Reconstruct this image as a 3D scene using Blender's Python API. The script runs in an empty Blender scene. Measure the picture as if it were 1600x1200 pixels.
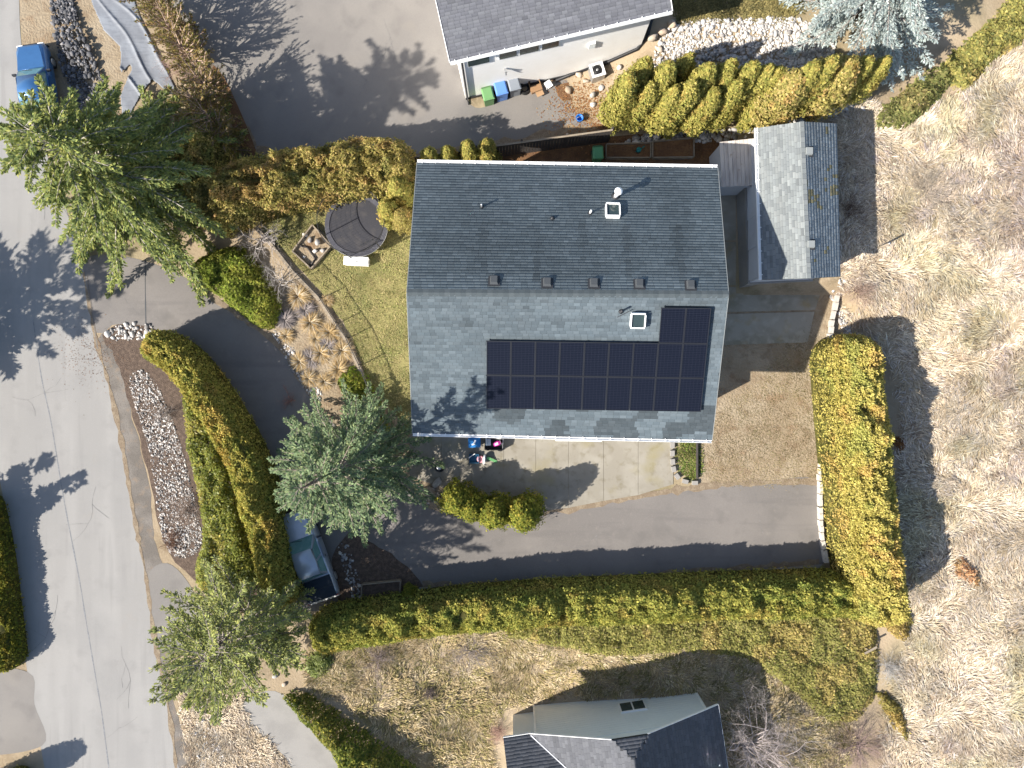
import bpy, math
import numpy as np
from mathutils import Vector, Matrix

# ------------------------------------------------------------------ camera, sky, sun, exposure
SC = bpy.context.scene
COL = SC.collection
CAM_H = 40.0                       # drone height above the driveway, metres
LENS = 25.0
FPX = LENS / 36.0 * 1600.0         # focal length in photograph pixels
cam_d = bpy.data.cameras.new('camera'); cam_d.lens = LENS; cam_d.sensor_width = 36.0
cam_d.clip_start = 0.5; cam_d.clip_end = 3000.0
cam = bpy.data.objects.new('camera', cam_d); COL.objects.link(cam)
cam.location = (0, 0, CAM_H); cam.rotation_euler = (0, 0, 0)
SC.camera = cam

SUN_EL = math.radians(35.6)
SHADOW_AZ = math.radians(27.5)     # shadows run this far counter-clockwise from +x
sd = Vector((math.cos(SHADOW_AZ) * math.cos(SUN_EL), math.sin(SHADOW_AZ) * math.cos(SUN_EL), -math.sin(SUN_EL)))
W = bpy.data.worlds.new('World'); SC.world = W; W.use_nodes = True
nt = W.node_tree; nt.nodes.clear()
sky = nt.nodes.new('ShaderNodeTexSky'); sky.sky_type = 'NISHITA'; sky.sun_disc = False
sky.sun_elevation = SUN_EL; sky.sun_rotation = math.atan2(-sd.x, -sd.y)
bg = nt.nodes.new('ShaderNodeBackground'); bg.inputs['Strength'].default_value = 0.095
wo = nt.nodes.new('ShaderNodeOutputWorld')
nt.links.new(sky.outputs[0], bg.inputs[0]); nt.links.new(bg.outputs[0], wo.inputs[0])
sun_d = bpy.data.lights.new('sun', 'SUN'); sun_d.energy = 4.8; sun_d.angle = math.radians(0.55)
sun_d.color = (1.0, 0.94, 0.845)
sun = bpy.data.objects.new('sun', sun_d); COL.objects.link(sun)
sun.rotation_euler = sd.to_track_quat('-Z', 'Y').to_euler()
SC.view_settings.view_transform = 'Standard'; SC.view_settings.look = 'None'
SC.view_settings.gamma = 1.0; SC.view_settings.use_curve_mapping = False
SC.view_settings.exposure = 1.22
SC.cycles.max_bounces = 5; SC.cycles.transparent_max_bounces = 6

# ------------------------------------------------------------------ helpers
R = np.random.default_rng(7)
MPP = CAM_H / FPX                  # metres per photograph pixel on the ground
ORD = ['first', 'second', 'third', 'fourth', 'fifth', 'sixth', 'seventh', 'eighth', 'ninth', 'tenth', 'eleventh',
       'twelfth', 'thirteenth', 'fourteenth', 'fifteenth', 'sixteenth', 'seventeenth', 'eighteenth', 'nineteenth', 'twentieth']

def P(px, py, z=0.0):
    k = (CAM_H - z) / FPX
    return Vector(((px - 800.0) * k, (600.0 - py) * k, z))

def smooth(t):
    t = np.clip(t, 0.0, 1.0); return t * t * (3 - 2 * t)

def _hash(ix, iy, s):
    h = (ix * 374761393 + iy * 668265263 + s * 1442695041) & 0xFFFFFFFF
    h = ((h ^ (h >> 13)) * 1274126177) & 0xFFFFFFFF
    return ((h ^ (h >> 16)) & 0xFFFF) / 65535.0

def noise2(x, y, s=0):
    x = np.asarray(x, float); y = np.asarray(y, float)
    ix = np.floor(x).astype(np.int64); iy = np.floor(y).astype(np.int64)
    fx = smooth(x - ix); fy = smooth(y - iy)
    a = _hash(ix, iy, s); b = _hash(ix + 1, iy, s); c = _hash(ix, iy + 1, s); d = _hash(ix + 1, iy + 1, s)
    return (a * (1 - fx) + b * fx) * (1 - fy) + (c * (1 - fx) + d * fx) * fy

def gz(x, y):
    """height of the terrain: flat lots, a grassy hillside to the right, a gravel bank to the upper right"""
    x = np.asarray(x, float); y = np.asarray(y, float)
    hill = np.clip(x - 19.6, 0, 300) * 0.11 * smooth((x - 19.6) / 3.0)
    hill = np.minimum(hill, 14.0 + 0 * x)
    bank = 2.3 * smooth((y - 14.3) / 5.5) * smooth((x - 3.0) / 5.0) * (1 - smooth((x - 60) / 60))
    bump = 0.10 * (noise2(x * 0.9, y * 0.9, 3) - 0.5) * smooth((x - 19.2) / 1.5)
    dip = 1.5 * smooth((10.4 - x) / 10.0) * smooth((-13.2 - y) / 5.0) * smooth((x + 9.0) / 8.5)
    wy = .5 + 5.5 * smooth((x - 18.2) / 3.0)
    terr = 1.5 * smooth((x - 12.9) / .5) * smooth((y - (5.55 - wy)) / wy) * (1 - smooth((x - 60) / 60)) * (1 - smooth((y - 40) / 30))
    hill = hill + terr * smooth((x - 18.2) / 3.0)
    return np.maximum(np.maximum(hill, bank), terr) + bump - dip

def G(px, py):
    p = P(px, py, 0.0)
    for _ in range(5):
        p = P(px, py, float(gz(p.x, p.y)))
    return p

def tag(o, label=None, cat=None, group=None, kind=None):
    if label: o['label'] = label
    if cat: o['category'] = cat
    if group: o['group'] = group
    if kind: o['kind'] = kind
    return o

def empty(name, loc, label, cat, group=None, rz=0.0):
    o = bpy.data.objects.new(name, None); COL.objects.link(o)
    o.location = loc; o.rotation_euler = (0, 0, rz); o.empty_display_size = 0.2
    return tag(o, label, cat, group)

def link(name, me, mat=None, parent=None, loc=None):
    if mat is not None and not me.materials: me.materials.append(mat)
    o = bpy.data.objects.new(name, me); COL.objects.link(o)
    if parent is not None: o.parent = parent
    if loc is not None: o.location = loc
    return o

class MB:
    """collects polygons, then links them as one mesh object"""
    def __init__(s): s.v = []; s.f = []; s.c = []; s.sm = []
    def add(s, vs, fs, col=None, smooth=False):
        n = len(s.v); s.v.extend([tuple(v) for v in vs])
        for f in fs:
            s.f.append(tuple(i + n for i in f)); s.c.append(col); s.sm.append(smooth)
    def box(s, c, size, rz=0.0, taper=1.0, col=None):
        hx, hy, hz = size[0] / 2, size[1] / 2, size[2] / 2
        ca, sa = math.cos(rz), math.sin(rz); vs = []
        for z, k in ((-hz, 1.0), (hz, taper)):
            for x, y in ((-hx, -hy), (hx, -hy), (hx, hy), (-hx, hy)):
                x *= k; y *= k
                vs.append((c[0] + x * ca - y * sa, c[1] + x * sa + y * ca, c[2] + z))
        s.add(vs, [(3, 2, 1, 0), (4, 5, 6, 7), (0, 1, 5, 4), (1, 2, 6, 5), (2, 3, 7, 6), (3, 0, 4, 7)], col)
    def prism(s, pts, z0, z1, col=None):
        n = len(pts)
        vs = [(p[0], p[1], z0) for p in pts] + [(p[0], p[1], z1) for p in pts]
        fs = [tuple(range(n - 1, -1, -1)), tuple(range(n, 2 * n))] + [(i, (i + 1) % n, (i + 1) % n + n, i + n) for i in range(n)]
        s.add(vs, fs, col)
    def bar(s, a, b, w, h=None, col=None, up=(0, 0, 1)):
        a = Vector(a); b = Vector(b); d = (b - a).normalized(); h = w if h is None else h
        u = Vector(up)
        if abs(d.dot(u)) > 0.98: u = Vector((1, 0, 0))
        x = d.cross(u).normalized(); y = x.cross(d).normalized()
        vs = []
        for p in (a, b):
            for i, j in ((-1, -1), (1, -1), (1, 1), (-1, 1)):
                vs.append(p + x * (i * w / 2) + y * (j * h / 2))
        s.add(vs, [(0, 1, 2, 3), (7, 6, 5, 4), (0, 4, 5, 1), (1, 5, 6, 2), (2, 6, 7, 3), (3, 7, 4, 0)], col)
    def tube(s, pts, rad, n=6, col=None, closed=False, caps=True):
        pts = [Vector(p) for p in pts]; m = len(pts)
        rads = rad if isinstance(rad, (list, tuple)) else [rad] * m
        vs = []; ref = Vector((0, 0, 1))
        for i, p in enumerate(pts):
            if closed: d = pts[(i + 1) % m] - pts[i - 1]
            else: d = pts[min(i + 1, m - 1)] - pts[max(i - 1, 0)]
            d.normalize()
            r0 = ref if abs(d.dot(ref)) < 0.95 else Vector((1, 0, 0))
            x = d.cross(r0).normalized(); y = x.cross(d)
            for k in range(n):
                a = 2 * math.pi * k / n
                vs.append(p + (x * math.cos(a) + y * math.sin(a)) * rads[i])
        fs = []
        for i in range(m if closed else m - 1):
            j = (i + 1) % m
            for k in range(n):
                fs.append((i * n + k, i * n + (k + 1) % n, j * n + (k + 1) % n, j * n + k))
        if not closed and caps:
            fs.append(tuple(range(n - 1, -1, -1))); fs.append(tuple((m - 1) * n + k for k in range(n)))
        s.add(vs, fs, col, True)
    def lathe(s, c, prof, n=16, col=None):
        vs = []; m = len(prof)
        for r, z in prof:
            for k in range(n):
                a = 2 * math.pi * k / n
                vs.append((c[0] + r * math.cos(a), c[1] + r * math.sin(a), c[2] + z))
        fs = []
        for i in range(m - 1):
            for k in range(n):
                fs.append((i * n + k, i * n + (k + 1) % n, (i + 1) * n + (k + 1) % n, (i + 1) * n + k))
        fs.append(tuple(range(n - 1, -1, -1))); fs.append(tuple((m - 1) * n + k for k in range(n)))
        s.add(vs, fs, col, True)
    def loft(s, secs, col=None, smooth=True):
        n = len(secs[0]); vs = [p for q in secs for p in q]; fs = []
        for i in range(len(secs) - 1):
            for k in range(n):
                fs.append((i * n + k, i * n + (k + 1) % n, (i + 1) * n + (k + 1) % n, (i + 1) * n + k))
        fs.append(tuple(range(n - 1, -1, -1))); fs.append(tuple((len(secs) - 1) * n + k for k in range(n)))
        s.add(vs, fs, col, smooth)
    def build(s, name, mat, parent=None, loc=None):
        me = bpy.data.meshes.new(name); me.from_pydata(s.v, [], s.f)
        if any(s.sm): me.polygons.foreach_set('use_smooth', np.array(s.sm, bool))
        if any(c is not None for c in s.c):
            at = me.attributes.new('Col', 'FLOAT_COLOR', 'FACE')
            arr = np.array([(*(c if c is not None else (.5, .5, .5)), 1.0) for c in s.c], np.float32)
            at.data.foreach_set('color', arr.ravel())
        me.update()
        return link(name, me, mat, parent, loc)

def one(name, mat, parent, fn, loc=None):
    m = MB(); fn(m); return m.build(name, mat, parent, loc)

def np_mesh(name, V, F, C=None, smooth_=False):
    """V (n,3); F (m,k) equal-size faces; C (m,3) face colours"""
    me = bpy.data.meshes.new(name)
    V = np.ascontiguousarray(V, np.float32); F = np.ascontiguousarray(F, np.int32)
    k = F.shape[1]
    me.vertices.add(len(V)); me.vertices.foreach_set('co', V.ravel())
    me.loops.add(F.size); me.loops.foreach_set('vertex_index', F.ravel())
    me.polygons.add(len(F)); me.polygons.foreach_set('loop_start', np.arange(0, F.size, k, dtype=np.int32))
    if smooth_: me.polygons.foreach_set('use_smooth', np.ones(len(F), bool))
    if C is not None:
        at = me.attributes.new('Col', 'FLOAT_COLOR', 'FACE')
        arr = np.ones((len(F), 4), np.float32); arr[:, :3] = C
        at.data.foreach_set('color', arr.ravel())
    me.update(calc_edges=True)
    return me

def cat_curve(pts, step=0.35, closed=True):
    """Catmull-Rom through 2-D points (world metres)"""
    pts = [np.array(p[:2], float) for p in pts]; n = len(pts); out = []
    rng_ = range(n) if closed else range(n - 1)
    for i in rng_:
        if closed: p0, p1, p2, p3 = pts[i - 1], pts[i], pts[(i + 1) % n], pts[(i + 2) % n]
        else: p0, p1, p2, p3 = pts[max(i - 1, 0)], pts[i], pts[i + 1], pts[min(i + 2, n - 1)]
        m = max(1, int(np.linalg.norm(p2 - p1) / step))
        for k in range(m):
            t = k / m
            out.append(0.5 * ((2 * p1) + (-p0 + p2) * t + (2 * p0 - 5 * p1 + 4 * p2 - p3) * t * t + (-p0 + 3 * p1 - 3 * p2 + p3) * t ** 3))
    if not closed: out.append(pts[-1])
    return np.array(out)

def inpoly(poly, x, y):
    px = poly[:, 0]; py = poly[:, 1]; c = np.zeros(len(x), bool); j = len(poly) - 1
    for i in range(len(poly)):
        with np.errstate(divide='ignore', invalid='ignore'):
            k = ((py[i] > y) != (py[j] > y)) & (x < (px[j] - px[i]) * (y - py[i]) / (py[j] - py[i] + 1e-12) + px[i])
        c ^= k; j = i
    return c

def scatter(poly, n, rng):
    lo = poly.min(0); hi = poly.max(0); out = np.zeros((0, 2))
    while len(out) < n:
        q = lo + rng.random((n * 2, 2)) * (hi - lo)
        out = np.vstack([out, q[inpoly(poly, q[:, 0], q[:, 1])]])
    return out[:n]

def area(poly):
    x, y = poly[:, 0], poly[:, 1]
    return 0.5 * abs(np.dot(x, np.roll(y, 1)) - np.dot(y, np.roll(x, 1)))

def wpoly(px, z=0.0, curve=True, ground=False, step=0.35):
    f = (lambda a, b: G(a, b)) if ground else (lambda a, b: P(a, b, z))
    w = [f(a, b)[:2] for a, b in px]
    return cat_curve(w, step) if curve else np.array(w)

def sheet(name, px, z, mat, curve=True, jitter=0.0, label=None, parent=None, kind='structure', step=0.35):
    q = wpoly(px, 0.0, curve, step=step)
    if jitter:
        q = q + np.stack([noise2(q[:, 0] * 2.3, q[:, 1] * 2.3, 11) - .5, noise2(q[:, 0] * 2.3, q[:, 1] * 2.3, 12) - .5], 1) * jitter * 2
    me = bpy.data.meshes.new(name)
    me.from_pydata([(a, b, z) for a, b in q], [], [tuple(range(len(q)))]); me.update()
    if me.polygons[0].normal.z < 0: me.flip_normals()
    o = link(name, me, mat, parent)
    if parent is None: tag(o, label, None, None, kind)
    return o

def strip(name, px, width, z, mat, parent=None, h=0.0, wob=0.0):
    """a narrow band along a pixel polyline (a seam, a kerb)"""
    q = cat_curve([P(a, b)[:2] for a, b in px], 0.3, closed=False)
    d = np.gradient(q, axis=0); d /= np.linalg.norm(d, axis=1)[:, None] + 1e-9
    nrm = np.stack([-d[:, 1], d[:, 0]], 1)
    wv = width * (1 + wob * (noise2(q[:, 0] * 3, q[:, 1] * 3, 5) - .5) * 2)
    a = q + nrm * wv[:, None] / 2; b = q - nrm * wv[:, None] / 2; n = len(q)
    m = MB()
    if h <= 0:
        vs = [(p[0], p[1], z) for p in a] + [(p[0], p[1], z) for p in b]
        m.add(vs, [(i + n, i + n + 1, i + 1, i) for i in range(n - 1)])
    else:
        vs = []
        for i in range(n):
            vs += [(a[i][0], a[i][1], z), (b[i][0], b[i][1], z), (b[i][0], b[i][1], z + h), (a[i][0], a[i][1], z + h)]
        m.loft([vs[4 * i:4 * i + 4] for i in range(n)], smooth=False)
    return m.build(name, mat, parent)

# ------------------------------------------------------------------ materials
def pmat(name, base, layers=(), rough=0.85, bump=None, metal=0.0, spec=0.3, attr=False, transl=0.0, coat=0.0):
    """layers: (scale, colour, lo, hi, strength[, detail]) noise patches mixed over the base"""
    m = bpy.data.materials.new(name); m.use_nodes = True
    t = m.node_tree; N = t.nodes; L = t.links; b = N['Principled BSDF']; out = N['Material Output']
    b.inputs['Roughness'].default_value = rough; b.inputs['Metallic'].default_value = metal
    b.inputs['Specular IOR Level'].default_value = spec; b.inputs['Coat Weight'].default_value = coat
    b.inputs['Base Color'].default_value = (*base, 1)
    cur = None
    tc = N.new('ShaderNodeTexCoord')
    if attr:
        a = N.new('ShaderNodeAttribute'); a.attribute_name = 'Col'; cur = a.outputs['Color']
    for i, ly in enumerate(layers):
        sc, colr, lo, hi, st = ly[:5]; det = ly[5] if len(ly) > 5 else 3.0
        nz = N.new('ShaderNodeTexNoise'); nz.inputs['Detail'].default_value = det
        if isinstance(sc, tuple):
            mp = N.new('ShaderNodeMapping'); mp.inputs['Scale'].default_value = sc
            L.new(tc.outputs['Object'], mp.inputs[0]); L.new(mp.outputs[0], nz.inputs['Vector']); nz.inputs['Scale'].default_value = 1.0
        else:
            mp = N.new('ShaderNodeMapping'); mp.inputs['Location'].default_value = (i * 13.7, i * 5.1, 0)
            L.new(tc.outputs['Object'], mp.inputs[0]); L.new(mp.outputs[0], nz.inputs['Vector']); nz.inputs['Scale'].default_value = sc
        mr = N.new('ShaderNodeMapRange'); mr.inputs[1].default_value = lo; mr.inputs[2].default_value = hi
        mr.inputs[3].default_value = 0.0; mr.inputs[4].default_value = st
        L.new(nz.outputs['Fac'], mr.inputs[0])
        mx = N.new('ShaderNodeMix'); mx.data_type = 'RGBA'
        L.new(mr.outputs[0], mx.inputs[0])
        if cur is None: mx.inputs[6].default_value = (*base, 1)
        else: L.new(cur, mx.inputs[6])
        mx.inputs[7].default_value = (*colr, 1)
        cur = mx.outputs[2]
    if cur is not None: L.new(cur, b.inputs['Base Color'])
    if bump:
        nz = N.new('ShaderNodeTexNoise'); nz.inputs['Scale'].default_value = bump[0]; nz.inputs['Detail'].default_value = 4
        L.new(tc.outputs['Object'], nz.inputs['Vector'])
        bp = N.new('ShaderNodeBump'); bp.inputs['Strength'].default_value = bump[1]; bp.inputs['Distance'].default_value = bump[2] if len(bump) > 2 else 0.02
        L.new(nz.outputs['Fac'], bp.inputs['Height']); L.new(bp.outputs[0], b.inputs['Normal'])
    if transl > 0:
        tr = N.new('ShaderNodeBsdfTranslucent'); ms = N.new('ShaderNodeMixShader'); ms.inputs[0].default_value = transl
        if cur is not None: L.new(cur, tr.inputs[0])
        else: tr.inputs[0].default_value = (*base, 1)
        L.new(b.outputs[0], ms.inputs[1]); L.new(tr.outputs[0], ms.inputs[2]); L.new(ms.outputs[0], out.inputs[0])
    return m

M = {}
M['ground'] = pmat('dry_ground', (.26, .20, .13), [(.25, (.33, .26, .18), .4, .65, .9), (.6, (.13, .10, .06), .5, .7, .7), (6, (.32, .26, .18), .5, .75, .6), (.18, (.15, .14, .06), .55, .7, .6)], .95, (9, .5, .05))
M['road'] = pmat('road_asphalt', (.240, .231, .219), [((.9, .10, .1), (.272, .262, .248), .42, .62, .8, 2.0), (.28, (.212, .206, .198), .5, .72, .7, 5.0), (70, (.17, .17, .175), .48, .8, .6), (1.1, (.195, .188, .18), .56, .74, .5, 6.0), (26, (.33, .325, .32), .6, .8, .5), ((2.6, .16, 1), (.20, .193, .186), .58, .7, .45, 3.0), (.5, (.24, .215, .19), .64, .78, .4, 6.0)], .92, (120, .2, .01))
M['drive'] = pmat('driveway_asphalt', (.155, .142, .132), [(.22, (.184, .168, .155), .42, .64, .9), ((.16, 1.6, 1), (.128, .118, .112), .55, .68, .55, 3.0), (70, (.085, .08, .08), .48, .8, .65), (36, (.25, .235, .22), .57, .75, .55), (.8, (.124, .115, .108), .54, .72, .7, 7.0), (2.6, (.205, .185, .165), .6, .76, .5, 6.0)], .92, (90, .3, .01))
M['drive2'] = pmat('neighbour_asphalt', (.175, .162, .15), [(.3, (.21, .194, .176), .45, .65, .8), (60, (.09, .085, .084), .5, .8, .65), (35, (.23, .218, .20), .57, .75, .55), (.8, (.14, .13, .122), .54, .72, .7, 7.0), (.35, (.20, .18, .155), .6, .74, .6)], .92, (90, .3, .01))
M['shoulder'] = pmat('road_shoulder', (.13, .115, .10), [(.8, (.19, .17, .15), .45, .65, .9), (20, (.07, .062, .06), .5, .72, .7), (2.2, (.22, .16, .11), .55, .72, .5)], .95, (30, .5, .03))
M['concrete'] = pmat('patio_concrete', (.225, .205, .168), [(.8, (.275, .255, .215), .45, .68, .9), (2.2, (.15, .13, .085), .52, .72, .7, 6.0), (.5, (.22, .19, .09), .55, .7, .6), (40, (.28, .26, .22), .5, .8, .5)], .9, (45, .15, .01))
M['pad'] = pmat('pad_concrete', (.29, .265, .215), [(.7, (.20, .18, .13), .45, .65, .9, 5.0), (1.8, (.36, .33, .27), .52, .7, .7), (.9, (.27, .20, .09), .58, .72, .6)], .9, (45, .2, .01))
M['path'] = pmat('pale_concrete', (.24, .228, .212), [(.9, (.20, .19, .178), .45, .65, .8), (40, (.32, .30, .27), .5, .8, .6)], .9, (45, .2, .01))
M['soil'] = pmat('bare_soil', (.235, .18, .118), [(.5, (.29, .235, .165), .42, .62, .9), (1.4, (.15, .10, .06), .52, .7, .8, 6.0), (7, (.28, .23, .16), .52, .72, .7), (.8, (.20, .11, .055), .6, .75, .6)], .95, (8, .8, .08))
M['redsoil'] = pmat('rusty_litter', (.13, .068, .034), [(2, (.19, .10, .045), .42, .62, .9), (9, (.085, .05, .03), .5, .7, .8), (20, (.23, .15, .09), .58, .75, .7)], .95, (16, .8, .05))
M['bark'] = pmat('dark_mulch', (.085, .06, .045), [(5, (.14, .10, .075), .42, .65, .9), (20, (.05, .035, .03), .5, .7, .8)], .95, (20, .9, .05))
M['lawn'] = pmat('lawn_turf', (.235, .21, .085), [(.5, (.115, .125, .042), .45, .62, .8), (1.6, (.22, .18, .08), .5, .68, .8, 5.0), (12, (.09, .095, .03), .5, .72, .7), (30, (.24, .20, .09), .55, .75, .6)], .95, (30, .9, .05))
M['wood'] = pmat('weathered_wood', (.26, .215, .16), [((2, 30, 30), (.17, .135, .10), .45, .65, .8), (6, (.33, .28, .22), .5, .7, .6)], .85, (25, .3, .01))
M['wooddark'] = pmat('dark_stained_wood', (.055, .048, .045), [(12, (.035, .03, .03), .45, .65, .8), (30, (.085, .075, .07), .55, .72, .6)], .8, (25, .3, .01))
M['white'] = pmat('white_paint', (.80, .80, .79), [(3, (.70, .69, .66), .5, .75, .5)], .5, spec=.4)
M['stucco'] = pmat('white_stucco', (.84, .83, .81), [(1.2, (.78, .76, .73), .5, .72, .6), (9, (.80, .79, .76), .5, .72, .5)], .9, (60, .25, .01))
M['siding'] = pmat('grey_siding', (.70, .735, .73), [(.8, (.65, .685, .685), .45, .65, .6)], .6)
M['shedwall'] = pmat('pale_shed_wall', (.52, .53, .56), [(1, (.44, .45, .48), .45, .65, .6)], .7)
M['trimgrey'] = pmat('grey_trim', (.20, .215, .215), (), .6)
M['fascia'] = pmat('dark_fascia', (.05, .055, .06), (), .6)
M['shingle'] = pmat('shingle_granules', (.1, .1, .1), [(55, (.02, .025, .03), .55, .8, .35), (80, (.22, .23, .24), .6, .8, .35)], .9, (120, .2, .006), attr=True)
M['underlay'] = pmat('roof_deck', (.03, .032, .035), (), .9)
M['cells'] = None
M['panelframe'] = pmat('panel_frame', (.016, .018, .024), (), .6, spec=.25)
M['black'] = pmat('black_plastic', (.018, .018, .02), [(10, (.03, .03, .032), .5, .7, .6)], .5)
M['rubber'] = pmat('tyre_rubber', (.02, .02, .02), [(30, (.035, .033, .03), .5, .7, .6)], .85)
M['steel'] = pmat('galvanised_steel', (.45, .46, .47), [(14, (.36, .36, .37), .45, .65, .6)], .4, metal=.7, spec=.5)
M['darkmetal'] = pmat('dark_metal', (.045, .046, .05), (), .5, metal=.4)
M['glass'] = pmat('window_glass', (.03, .045, .045), [(.8, (.06, .08, .075), .45, .65, .6)], .06, spec=.7)
M['carglass_sky'] = pmat('car_glass_sky', (.12, .24, .24), [(2.5, (.20, .33, .33), .45, .62, .7)], .05, spec=.8)  # teal paleness stands in for sky reflected in the glass
M['foliage'] = pmat('foliage', (.1, .1, .03), (), .75, spec=.12, attr=True, transl=.42)
M['blade'] = pmat('grass_blades', (.2, .17, .1), (), .85, spec=.15, attr=True, transl=.15)
M['twig'] = pmat('twigs', (.2, .17, .15), (), .9, spec=.1, attr=True)
M['stone'] = pmat('stones', (.4, .38, .36), [(16, (.12, .11, .10), .6, .8, .35)], .9, (20, .4, .02), attr=True)
M['trunk'] = pmat('bark', (.15, .11, .085), [((6, 6, 1.5), (.08, .06, .045), .45, .62, .8)], .95, (18, .8, .03))
M['tarp'] = pmat('landscape_fabric', (.17, .18, .20), [(.8, (.21, .225, .25), .45, .62, .8), ((1.5, 9, 3), (.13, .14, .16), .5, .68, .6)], .6, (4, .4, .04), spec=.25)
M['paint'] = pmat('coloured_plastic', (.5, .5, .5), [(7, (.3, .3, .3), .6, .85, .15)], .45, attr=True)
M['trampoline'] = pmat('trampoline_mat', (.035, .035, .042), [(2, (.065, .06, .06), .5, .7, .6), (20, (.10, .085, .075), .62, .75, .5)], .85)
M['tonneau'] = pmat('vinyl_cover', (.012, .022, .035), [(6, (.02, .03, .045), .45, .65, .6)], .6)
def carpaint(name, c):
    return pmat(name, c, [(3, tuple(x * .85 for x in c), .5, .7, .4)], .35, metal=.35, spec=.5, coat=.6)
M['carsilver'] = carpaint('silver_blue_car_paint', (.36, .40, .46))
M['carblue'] = carpaint('blue_car_paint', (.045, .135, .30))
# solar cells: dark blue glass ruled by fine pale busbar lines
m = bpy.data.materials.new('solar_cells'); m.use_nodes = True; t = m.node_tree; b = t.nodes['Principled BSDF']
tc = t.nodes.new('ShaderNodeTexCoord'); sep = t.nodes.new('ShaderNodeSeparateXYZ'); t.links.new(tc.outputs['Object'], sep.inputs[0])
def saw(sock, per, width):
    a = t.nodes.new('ShaderNodeMath'); a.operation = 'MODULO'; a.inputs[1].default_value = per
    o = t.nodes.new('ShaderNodeMath'); o.operation = 'ADD'; o.inputs[1].default_value = 100 * per
    t.links.new(sock, o.inputs[0]); t.links.new(o.outputs[0], a.inputs[0])
    l = t.nodes.new('ShaderNodeMath'); l.operation = 'LESS_THAN'; l.inputs[1].default_value = width
    t.links.new(a.outputs[0], l.inputs[0]); return l.outputs[0]
mxx = t.nodes.new('ShaderNodeMath'); mxx.operation = 'MAXIMUM'
t.links.new(saw(sep.outputs['Y'], .083, .012), mxx.inputs[0]); t.links.new(saw(sep.outputs['X'], .166, .008), mxx.inputs[1])
cm = t.nodes.new('ShaderNodeMix'); cm.data_type = 'RGBA'; cm.inputs[6].default_value = (.0045, .006, .012, 1); cm.inputs[7].default_value = (.020, .022, .034, 1)
t.links.new(mxx.outputs[0], cm.inputs[0]); t.links.new(cm.outputs[2], b.inputs['Base Color'])
b.inputs['Roughness'].default_value = .25; b.inputs['Specular IOR Level'].default_value = .25
M['cells'] = m
# ------------------------------------------------------------------ plant generators (numpy, one mesh per part)
def unit(v): return v / (np.linalg.norm(v, axis=1)[:, None] + 1e-9)

def kites(pos, d, L, Wd, rng, flat=0.0, side=None):
    """one four-cornered leaf spray per point: pos (n,3), d (n,3) direction, L, Wd (n)"""
    n = len(pos); d = unit(d)
    r = rng.normal(size=(n, 3)); r[:, 2] *= (1 - flat)
    if flat > 0: r = np.cross(d, np.tile([0, 0, 1.0], (n, 1))) * flat + r * (1 - flat) * .6
    if side is not None: r = side
    s = r - d * np.sum(r * d, 1)[:, None]; s = unit(s)
    nn = np.cross(d, s)
    a = pos; b = pos + d * (L * .5)[:, None] + s * (Wd * .5)[:, None]
    c = pos + d * L[:, None] - nn * (L * .12)[:, None]; e = pos + d * (L * .5)[:, None] - s * (Wd * .5)[:, None]
    V = np.stack([a, b, c, e], 1).reshape(-1, 3)
    F = np.arange(4 * n).reshape(n, 4)
    return V, F

def tubes(A, B, ra, rb, k=3):
    """straight tapered k-sided twigs from A to B"""
    n = len(A); d = unit(B - A)
    ref = np.where(np.abs(d[:, 2:3]) > .9, np.array([[1.0, 0, 0]]), np.array([[0, 0, 1.0]]))
    x = unit(np.cross(d, ref)); y = np.cross(x, d); vs = []
    for p, r in ((A, ra), (B, rb)):
        for i in range(k):
            a = 2 * math.pi * i / k
            vs.append(p + (x * math.cos(a) + y * math.sin(a)) * np.asarray(r)[:, None])
    V = np.stack(vs, 1).reshape(-1, 3); base = (np.arange(n) * 2 * k)[:, None]
    F = np.concatenate([base + np.array([[i, (i + 1) % k, k + (i + 1) % k, k + i]]) for i in range(k)], 0)
    return V, F

def join(parts):
    Vs, Fs, Cs, o = [], [], [], 0
    for V, F, C in parts:
        Vs.append(V); Fs.append(F + o); Cs.append(C); o += len(V)
    return np.vstack(Vs), np.vstack(Fs), np.vstack(Cs)

def tint(n, rng, cols, wts, var=.18):
    c = np.array(cols)[rng.choice(len(cols), n, p=np.array(wts) / sum(wts))]
    return np.clip(c * (1 + rng.normal(0, var, (n, 1))), .004, .9)

GOLD = [(0.376, 0.329, 0.087), (0.316, 0.288, 0.074), (0.234, 0.242, 0.061), (0.443, 0.370, 0.114)]
GREEN = [(0.295, 0.295, 0.067), (0.229, 0.251, 0.059), (0.369, 0.347, 0.081), (0.443, 0.397, 0.095)]
OLIVE = [(0.336, 0.288, 0.087), (0.403, 0.329, 0.108), (0.242, 0.228, 0.067), (0.457, 0.349, 0.141)]
RUST = [(0.354, 0.220, 0.091), (0.281, 0.213, 0.073), (0.195, 0.177, 0.055), (0.415, 0.244, 0.122)]

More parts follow.
